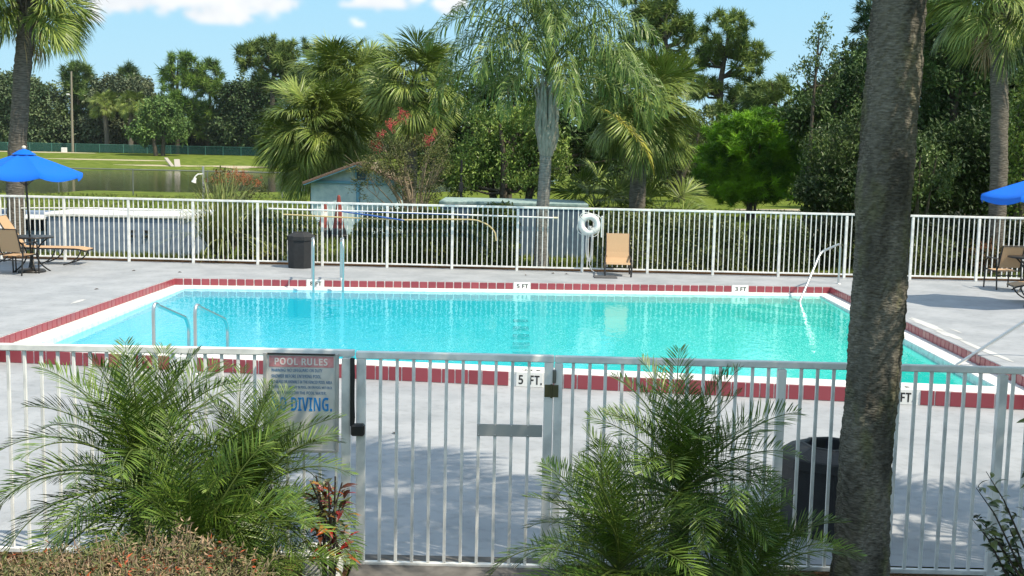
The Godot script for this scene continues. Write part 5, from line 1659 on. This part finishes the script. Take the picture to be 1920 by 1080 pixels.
func umbrella(label: String, at: Vector3, top: float, rim: float, r: float, lean: Vector3, turn: float) -> void:
	var o := thing("patio_umbrella", label, "umbrella", at)
	var pl := MB.new()
	pl.tube([Vector3(0, 0.02, 0), Vector3(0, 0.02, 0) + lean * 0.5 + Vector3(0, top * 0.5, 0), lean + Vector3(0, top - 0.02, 0)], [0.02], 12)
	part("pole", pl, mat(lin(0.05, 0.035, 0.025), 0.5), o)
	var n := 8
	for k in n:
		var a0 := turn + TAU * k / n
		var a1 := turn + TAU * (k + 1) / n
		var b := MB.new()
		var prev := -1
		for j in 8:
			var t := [0.02, 0.16, 0.32, 0.5, 0.68, 0.85, 1.0, 1.0][j] as float
			var pts := PackedVector3Array()
			var nr := PackedVector3Array()
			for i in 7:
				var s := i / 6.0
				var e0 := Vector3(cos(a0), 0, sin(a0))
				var e1 := Vector3(cos(a1), 0, sin(a1))
				var d := e0.lerp(e1, s)
				var mid := 4.0 * s * (1.0 - s)
				var y := lerpf(top, rim, pow(t, 1.08)) - 0.05 * mid * t + (0.0)
				var q := d * r * t * (1.0 - 0.03 * mid * t)
				if j == 7:
					y -= 0.085 + 0.03 * mid
				pts.append(q + Vector3(0, y, 0) + lean)
				nr.append((Vector3(d.x, 0, d.z) * 0.4 + Vector3(0, 0.9, 0)).normalized())
			prev = b.ring(pts, nr, prev, false)
		fix_normals(b)
		part("canopy_panel", b, mats.blue, o)
		var rb := MB.new()
		rb.tube([lean + Vector3(0, top - 0.03, 0), lean + Vector3(cos(a0) * r * 0.97, rim - 0.0, sin(a0) * r * 0.97)], [0.007], 6)
		rb.tube([lean * 0.8 + Vector3(0, rim - 0.28, 0), lean + Vector3(cos(a0) * r * 0.5, lerpf(top, rim, 0.5) - 0.03, sin(a0) * r * 0.5)], [0.006], 6)
		part("rib", rb, mats.dark, o)
	var c := MB.new()
	c.lathe([Vector2(0.0, 0.05), Vector2(0.1, 0.02), Vector2(0.24, -0.065)], 16, lean + Vector3(0, top + 0.01, 0))
	part("vent_cap", c, mats.blue, o)
	var f := MB.new()
	f.lathe([Vector2(0.0, 0.09), Vector2(0.03, 0.08), Vector2(0.045, 0.05), Vector2(0.03, 0.02), Vector2(0.015, 0.0)], 12, lean + Vector3(0, top + 0.04, 0))
	part("finial", f, mat(lin(0.7, 0.62, 0.5), 0.5), o)
	var bs := MB.new()
	bs.lathe([Vector2(0.0, 0.0), Vector2(0.27, 0.0), Vector2(0.275, 0.025), Vector2(0.24, 0.06), Vector2(0.06, 0.085), Vector2(0.035, 0.1), Vector2(0.033, 0.36), Vector2(0.02, 0.37)], 28)
	part("base", bs, mats.dark, o)

func sling_chair(label: String, at: Vector3, turn: float) -> void:
	# armchair with a fabric sling, facing +z in its own axes
	var o := thing("patio_chair", label, "chair", at, turn)
	var w := 0.24
	for s in [-1.0, 1.0]:
		var x: float = s * (w + 0.03)
		var b := MB.new()
		b.tube([Vector3(x, 0, -0.27), Vector3(x, 0.42, -0.22), Vector3(x, 0.64, -0.2)], [0.016], 9)
		part("leg", b, mats.dark, o)
		b = MB.new()
		b.tube([Vector3(x, 0, 0.27), Vector3(x, 0.36, 0.26), Vector3(x, 0.6, 0.22), Vector3(x, 0.645, 0.16)], [0.016], 9)
		part("leg", b, mats.dark, o)
		b = MB.new()
		b.box(Vector3(x, 0.655, 0.0), Vector3(0.045, 0.022, 0.46), 0.008)
		part("arm", b, mats.dark, o)
		b = MB.new()
		b.tube([Vector3(s * w, 0.40, 0.27), Vector3(s * w, 0.385, 0.0), Vector3(s * w, 0.39, -0.16), Vector3(s * w, 0.5, -0.23), Vector3(s * w, 0.93, -0.36)], [0.014], 9)
		part("side_rail", b, mats.dark, o)
	var c := MB.new()
	c = MB.new()
	c.tube([Vector3(-w, 0.39, 0.26), Vector3(w, 0.39, 0.26)], [0.012], 8)
	part("cross_bar", c, mats.dark, o)
	c = MB.new()
	c.tube([Vector3(-w - 0.03, 0.3, -0.235), Vector3(w + 0.03, 0.3, -0.235)], [0.012], 8)
	part("cross_bar", c, mats.dark, o)
	c = MB.new()
	c.tube([Vector3(-w, 0.93, -0.36), Vector3(w, 0.93, -0.36)], [0.012], 8)
	part("cross_bar", c, mats.dark, o)
	var st := MB.new()
	st.box(Vector3(0, 0.392, 0.04), Vector3(w * 2 - 0.03, 0.012, 0.44), 0.003, Basis(Vector3.RIGHT, -0.03))
	part("seat_sling", st, mats.sling, o)
	var bk := MB.new()
	bk.box(Vector3(0, 0.69, -0.29), Vector3(w * 2 - 0.03, 0.47, 0.012), 0.003, Basis(Vector3.RIGHT, -0.29))
	part("back_sling", bk, mats.sling, o)

func low_chair(label: String, at: Vector3, turn: float) -> void:
	# high-backed sling chair with short runners, facing +z
	var o := thing("patio_chair", label, "chair", at, turn)
	var w := 0.26
	for s in [-1.0, 1.0]:
		var b := MB.new()
		b.tube([Vector3(s * w, 0.30, 0.30), Vector3(s * w, 0.27, 0.1), Vector3(s * w, 0.27, -0.12), Vector3(s * w, 0.4, -0.22), Vector3(s * w, 0.90, -0.38)], [0.015], 9)
		part("side_rail", b, mats.dark, o)
		b = MB.new()
		b.tube([Vector3(s * (w + 0.02), 0.0, 0.36), Vector3(s * (w + 0.035), 0.2, 0.33), Vector3(s * (w + 0.03), 0.36, 0.22), Vector3(s * (w + 0.02), 0.38, 0.0), Vector3(s * w, 0.42, -0.22)], [0.02], 9)
		part("arm", b, mats.dark, o)
		b = MB.new()
		b.tube([Vector3(s * (w + 0.02), 0.0, -0.30), Vector3(s * w, 0.28, -0.12)], [0.018], 9)
		part("leg", b, mats.dark, o)
	var c := MB.new()
	c = MB.new()
	c.tube([Vector3(-w, 0.29, 0.29), Vector3(w, 0.29, 0.29)], [0.013], 8)
	part("cross_bar", c, mats.dark, o)
	c = MB.new()
	c.tube([Vector3(-w, 0.15, -0.2), Vector3(w, 0.15, -0.2)], [0.012], 8)
	part("cross_bar", c, mats.dark, o)
	# one curved piece of fabric for back and one for the seat
	var prof := [Vector3(0, 0.905, -0.375), Vector3(0, 0.7, -0.315), Vector3(0, 0.5, -0.25), Vector3(0, 0.38, -0.2)]
	var prof2 := [Vector3(0, 0.375, -0.195), Vector3(0, 0.29, -0.12), Vector3(0, 0.27, 0.0), Vector3(0, 0.285, 0.2), Vector3(0, 0.31, 0.30), Vector3(0, 0.27, 0.325)]
	for q in [[prof, "back_sling"], [prof2, "seat_sling"]]:
		var b := MB.new()
		var pr: Array = q[0]
		for k in pr.size() - 1:
			var a: Vector3 = pr[k]
			var e: Vector3 = pr[k + 1]
			b.box((a + e) / 2, Vector3(w * 2 + 0.004, 0.012, a.distance_to(e) + 0.004), 0.0, Basis.looking_at((e - a).normalized(), Vector3.UP))
		part(q[1], b, mats.sling, o)

func lounge(label: String, at: Vector3, turn: float, back: float) -> void:
	# chaise along +x, head end at -x; curved legs
	var o := thing("chaise_lounge", label, "lounge chair", at, turn)
	var w := 0.29
	var h := 0.36
	for s in [-1.0, 1.0]:
		var z: float = s * w
		var b := MB.new()
		b.tube([Vector3(-0.45, h, z), Vector3(0.55, h, z), Vector3(0.9, h - 0.01, z), Vector3(1.05, h - 0.05, z)], [0.016], 9)
		part("side_rail", b, mats.dark, o)
		for x in [0.95, 0.40, -0.55]:
			b = MB.new()
			b.tube(arc(Vector3(x, h - 0.02, z), Vector3(x - 0.05, 0.08, z), Vector3(x - 0.38, 0.01, z), 8), [0.014], 8)
			part("leg", b, mats.dark, o)
		b = MB.new()
		b.tube([Vector3(-0.42, h, z), Vector3(-0.42 - cos(back) * 0.8, h + sin(back) * 0.8, z)], [0.014], 8)
		part("back_rail", b, mats.dark, o)
	var c := MB.new()
	for x in [1.04, -0.4]:
		c = MB.new()
		c.tube([Vector3(x, h - (0.05 if x > 1 else 0.0), -w), Vector3(x, h - (0.05 if x > 1 else 0.0), w)], [0.013], 8)
		part("cross_bar", c, mats.dark, o)
	c = MB.new()
	c.tube([Vector3(-0.42 - cos(back) * 0.8, h + sin(back) * 0.8, -w), Vector3(-0.42 - cos(back) * 0.8, h + sin(back) * 0.8, w)], [0.013], 8)
	part("cross_bar", c, mats.dark, o)
	var st := MB.new()
	st.box(Vector3(0.2, h + 0.01, 0), Vector3(1.24, 0.014, w * 2 - 0.02), 0.003)
	st.box(Vector3(0.93, h - 0.008, 0), Vector3(0.24, 0.014, w * 2 - 0.02), 0.003, Basis(Vector3(0, 0, 1), -0.15))
	part("seat_sling", st, mats.sling, o)
	var bk := MB.new()
	bk.box(Vector3(-0.42 - cos(back) * 0.4, h + sin(back) * 0.4 + 0.012, 0), Vector3(0.78, 0.014, w * 2 - 0.02), 0.003, Basis(Vector3(0, 0, 1), -back))
	part("back_sling", bk, mats.sling, o)

func patio_table(label: String, at: Vector3, r: float, h: float) -> void:
	var o := thing("patio_table", label, "table", at)
	var t := MB.new()
	t.lathe([Vector2(0.03, h - 0.02), Vector2(r - 0.03, h - 0.02), Vector2(r, h - 0.035), Vector2(r + 0.005, h - 0.015), Vector2(r - 0.01, h), Vector2(0.03, h)], 40)
	part("table_top", t, mats.dark, o)
	for k in 4:
		var a := PI / 4 + k * PI / 2 + 0.2
		var d := Vector3(cos(a), 0, sin(a))
		var b := MB.new()
		var p := arc(d * r * 0.82 + Vector3(0, h - 0.03, 0), d * r * 0.25 + Vector3(0, h * 0.75, 0), d * r * 0.22 + Vector3(0, h * 0.5, 0))
		p.append_array(arc(d * r * 0.22 + Vector3(0, h * 0.46, 0), d * r * 0.3 + Vector3(0, h * 0.2, 0), d * r * 0.85))
		b.tube(p, [0.016], 8)
		part("leg", b, mats.dark, o)
	var c := MB.new()
	c.lathe([Vector2(r * 0.22, h * 0.47), Vector2(r * 0.235, h * 0.48), Vector2(r * 0.22, h * 0.49)], 20)
	part("stretcher_ring", c, mats.dark, o)

func build_furniture() -> void:
	umbrella("open blue patio umbrella at the left over the dark table", Vector3(-9.9, 0.14, -23.7), 2.46, 2.04, 1.16, Vector3(-0.1, 0, 0), 0.15)
	patio_table("round dark metal table under the left blue umbrella", Vector3(-9.92, 0.14, -23.75), 0.43, 0.74)
	sling_chair("tan sling chair pushed in before the left table, seen from behind", Vector3(-9.98, 0.14, -23.25), PI - 0.25)
	sling_chair("dark framed chair left of the left table, cut by the frame", Vector3(-10.55, 0.14, -23.35), 1.25)
	lounge("tan chaise lounge with raised back along the far left fence", Vector3(-10.42, 0.14, -25.45), 0.06, 1.0)
	low_chair("tan sling chair standing alone by the life ring", Vector3(2.33, 0.14, -25.5), -0.05)
	umbrella("open blue patio umbrella cut by the right edge", Vector3(9.75, 0.14, -21.2), 2.46, 2.06, 1.22, Vector3(0, 0, 0), 0.0)
	patio_table("round dark metal table at the right edge in the shade", Vector3(10.72, 0.14, -23.9), 0.43, 0.74)
	sling_chair("shaded tan chair with its back to the pool at the right", Vector3(10.42, 0.14, -24.45), PI + 0.1)
	lounge("tan chaise lounge reaching in at the right edge", Vector3(10.6, 0.14, -21.9), PI - 0.15, 0.7)

func pygmy(label: String, base: Vector3, h: float, count: int, s0: float, ms: Array, sd: int, lean := 0.0, low := 1.0) -> void:
	rng.seed = sd
	var o := thing("pygmy_date_palm", label, "palm plant", base)
	var t := palm_trunk(maxf(h, 0.15), 0.055, 0.06, Vector3(lean, 0, 0), sd, 14.0, 0.006, 20, 40)
	fix_normals(t)
	part("trunk", t, mats.palmbark, o)
	var cls := ms.size() / 2
	for k in count:
		var u := float(k) / count
		var c := clampi(int(u * low * cls), 0, cls - 1)
		var az := k * 2.39996 + rnd(-0.25, 0.25) + sd
		var s := s0 * rnd(0.8, 1.15)
		var bs := Basis(Vector3.UP, az) * Basis(Vector3(1, 0, 0), rnd(-0.5, 0.5)) * Basis(Vector3(0, 0, 1), rnd(-0.12, 0.12))
		part("frond", ms[c * 2 + k % 2], mats.frond, o, Transform3D(bs.scaled(Vector3(s, s, s)), Vector3(lean, h + 0.06 - 0.12 * u, 0)))

func build_near_plants() -> void:
	var pm := []
	for e in [[82, 34], [64, 62], [46, 85], [26, 95], [6, 85], [-16, 60]]:
		for k in 2:
			pm.append(pinnate(0.95, e[0], e[1], 50, 0.25, 0.0075, 0.10, 900 + int(e[0]) + k * 3, Color(0.03, 0.08, 0.01), Color(0.16, 0.24, 0.04), 0.22, 0.1, 34.0, 6.0))
	pygmy("feathery date palm at the left before the fence, palest fronds", Vector3(-2.3, -0.22, -6.95), 0.9, 58, 0.95, pm, 911, 0.05)
	pygmy("dark feathery date palm in front of the rules sign", Vector3(-1.68, -0.22, -7.2), 0.72, 70, 0.80, pm, 912, 0.02)
	pygmy("low feathery palm between the two left date palms, bright arching fronds", Vector3(-1.85, -0.22, -6.6), 0.5, 54, 0.88, pm, 913, 0.0)
	pygmy("short feathery palm at the gate corner beside the red leaved plant", Vector3(-1.55, -0.22, -6.85), 0.3, 44, 0.68, pm, 914, 0.0)
	pygmy("feathery date palm right of the gate with one upright frond", Vector3(1.08, -0.22, -7.1), 0.86, 60, 0.88, pm, 915, 0.02)
	pygmy("spreading feathery palm at the right gate post, lowest fronds", Vector3(0.72, -0.22, -6.7), 0.5, 52, 0.88, pm, 916, -0.05)
	pygmy("low bright feathery palm beside the thick trunk", Vector3(1.45, -0.22, -6.8), 0.36, 46, 0.76, pm, 917, 0.0)
	# red and orange croton at the gate
	rng.seed = 921
	var c := thing("croton_plant", "croton plant with red and orange leaves at the gate post", "plant", Vector3(-1.13, -0.22, -7.1))
	var st := MB.new()
	for k in 7:
		st.tube([Vector3.ZERO, Vector3(rnd(-0.06, 0.06), 0.45, rnd(-0.06, 0.06)), Vector3(rnd(-0.1, 0.1), 0.92, rnd(-0.1, 0.1))], [0.012, 0.009, 0.005], 6)
	part("stems", st, mats.bark, c)
	var lms := []
	for k in 4:
		lms.append(blade_leaf(0.105, 0.030, 930 + k))
	var lcol := [Color(0.30, 0.02, 0.014), Color(0.36, 0.08, 0.012), Color(0.11, 0.012, 0.012), Color(0.3, 0.15, 0.02), Color(0.06, 0.07, 0.015), Color(0.10, 0.03, 0.015)]
	var lm2 := []
	for q in lcol:
		var m := leafmat(0.3, 0.35, 0.6)
		m.albedo_color = q.linear_to_srgb()
		lm2.append(m)
	for k in 150:
		var y := rnd(0.34, 0.86)
		var a := rnd(0, TAU)
		var bs := Basis(Vector3.UP, a) * Basis(Vector3(0, 0, 1), rnd(-0.3, 0.9)) * Basis(Vector3(1, 0, 0), rnd(-0.5, 0.5))
		part("leaf", lms[k % 4], lm2[rng.randi() % 6], c, Transform3D(bs.scaled(Vector3.ONE * rnd(0.7, 1.2)), Vector3(cos(a) * 0.05 + rnd(-0.08, 0.08), y, -sin(a) * 0.05 + rnd(-0.06, 0.06))))
	# fine dry shrub at the bottom left
	rng.seed = 941
	var d := thing("dry_shrub", "brownish fine leaved shrub with rusty tips along the bottom left", "shrub", Vector3(-2.0, -0.22, -5.6))
	var tw := MB.new()
	var xs: Array[Transform3D] = []
	var cl := PackedColorArray()
	for k in 760:
		var bx := rnd(-1.05, 0.72)
		var e := 0.86 + 0.10 * sin(bx * 2.3 + 0.6) - 0.12 * smoothstep(0.3, 0.75, bx) + rnd(-0.14, 0.03)
		var p0 := Vector3(bx * 0.8, 0.35, rnd(-0.35, 0.4))
		var p2 := Vector3(bx + rnd(-0.12, 0.12), e, p0.z * 1.2 + rnd(-0.1, 0.1))
		var p1 := p0.lerp(p2, 0.55) + rdir() * 0.05
		tw.tube([p0, p1, p2], [0.005, 0.004, 0.002], 4, false)
		for j in 9:
			var t := rnd(0.25, 1.0)
			var q := p1.lerp(p2, t) + rdir() * 0.03
			xs.append(Transform3D(Basis(rdir(), rnd(0, 6)).scaled(Vector3.ONE * rnd(0.6, 1.25)), q))
			var r := rng.randf()
			var cc := Color(0.25, 0.19, 0.11).lerp(Color(0.13, 0.16, 0.05), rng.randf() ** 0.7)
			if r < 0.05 and t > 0.5: cc = Color(0.45, 0.10, 0.04)
			elif r < 0.28: cc = Color(0.40, 0.27, 0.17)
			cl.append(cc)
	part("stems", tw, mat(lin(0.34, 0.25, 0.17), 0.9), d).set_meta("kind", "stuff")
	scattered("foliage", d, leaf_cluster(5, 0.022, 0.034, 0.011, 942), mats.leaf, xs, cl)
	# open leafy shrub at the right edge
	rng.seed = 951
	var s := thing("leafy_shrub", "open branched shrub with small dark leaves at the right edge", "shrub", Vector3(3.32, -0.22, -6.9))
	var sm := MB.new()
	var lv := []
	for k in 19:
		var tip := Vector3(rnd(-0.52, 0.5), rnd(0.45, 1.42), rnd(-0.25, 0.25))
		if k < 4: tip = [Vector3(-0.12, 1.52, 0.0), Vector3(-0.42, 1.12, 0.05), Vector3(-0.44, 0.78, 0.1), Vector3(0.05, 1.35, 0.1)][k]
		var p1 := Vector3(tip.x * 0.35 + rnd(-0.05, 0.05), tip.y * 0.5, tip.z * 0.4)
		var br := [Vector3(rnd(-0.04, 0.04), 0, rnd(-0.04, 0.04)), p1, p1.lerp(tip, 0.6) + Vector3(0, 0.04, 0), tip]
		sm.tube(br, [0.011, 0.008, 0.005, 0.002], 6, false)
		for j in 17:
			var t := rnd(0.2, 1.0)
			lv.append([p1.lerp(tip, t) + Vector3(0, 0.02, 0), rnd(0, TAU), rnd(-0.5, 0.7)])
	part("stems", sm, mat(lin(0.05, 0.04, 0.03), 0.9), s)
	var lg := []
	for q in [Color(0.03, 0.055, 0.014), Color(0.055, 0.09, 0.02), Color(0.11, 0.14, 0.03)]:
		var m := leafmat(0.35, 0.3, 0.6)
		m.albedo_color = q.linear_to_srgb()
		lg.append(m)
	var ll := []
	for k in 3:
		ll.append(blade_leaf(0.078, 0.036, 960 + k))
	for q in lv:
		part("leaf", ll[rng.randi() % 3], lg[rng.randi() % 3], s, Transform3D((Basis(Vector3.UP, q[1]) * Basis(Vector3(0, 0, 1), q[2]) * Basis(Vector3(1, 0, 0), rnd(-0.6, 0.6))).scaled(Vector3.ONE * rnd(0.7, 1.25)), q[0]))
	# white edging block by the gate post
	var eb := thing("edging_block", "white painted block on the ground beside the red leaved plant", "block", Vector3(-1.27, -0.21, -7.75))
	var ebm := MB.new()
	ebm.box(Vector3(0, 0.11, 0), Vector3(0.24, 0.22, 0.3), 0.02)
	part("block", ebm, mats.coping, eb)

func blade_leaf(l: float, w: float, sd: int) -> ArrayMesh:
	rng.seed = sd
	var b := MB.new()
	var g := rnd(0.85, 1.15)
	b.col = Color(g, g, g)
	var p := []
	var y := 0.0
	var a := 0.3
	for k in 5:
		p.append(Vector3(l * k / 4.0, y, 0))
		y += l / 4.0 * sin(a)
		a -= 0.3
	var ws := [0.1, 0.85, 1.0, 0.6, 0.0]
	for k in 4:
		for s in [-1.0, 1.0]:
			var a0: Vector3 = Vector3(0, w * 0.12, s * w * 0.5) * ws[k]
			var a1: Vector3 = Vector3(0, w * 0.12, s * w * 0.5) * ws[k + 1]
			if k < 3:
				b.quad(p[k], p[k + 1], p[k + 1] + a1, p[k] + a0)
			else:
				b.tri(p[k], p[k + 1], p[k] + a0)
	return b.mesh()
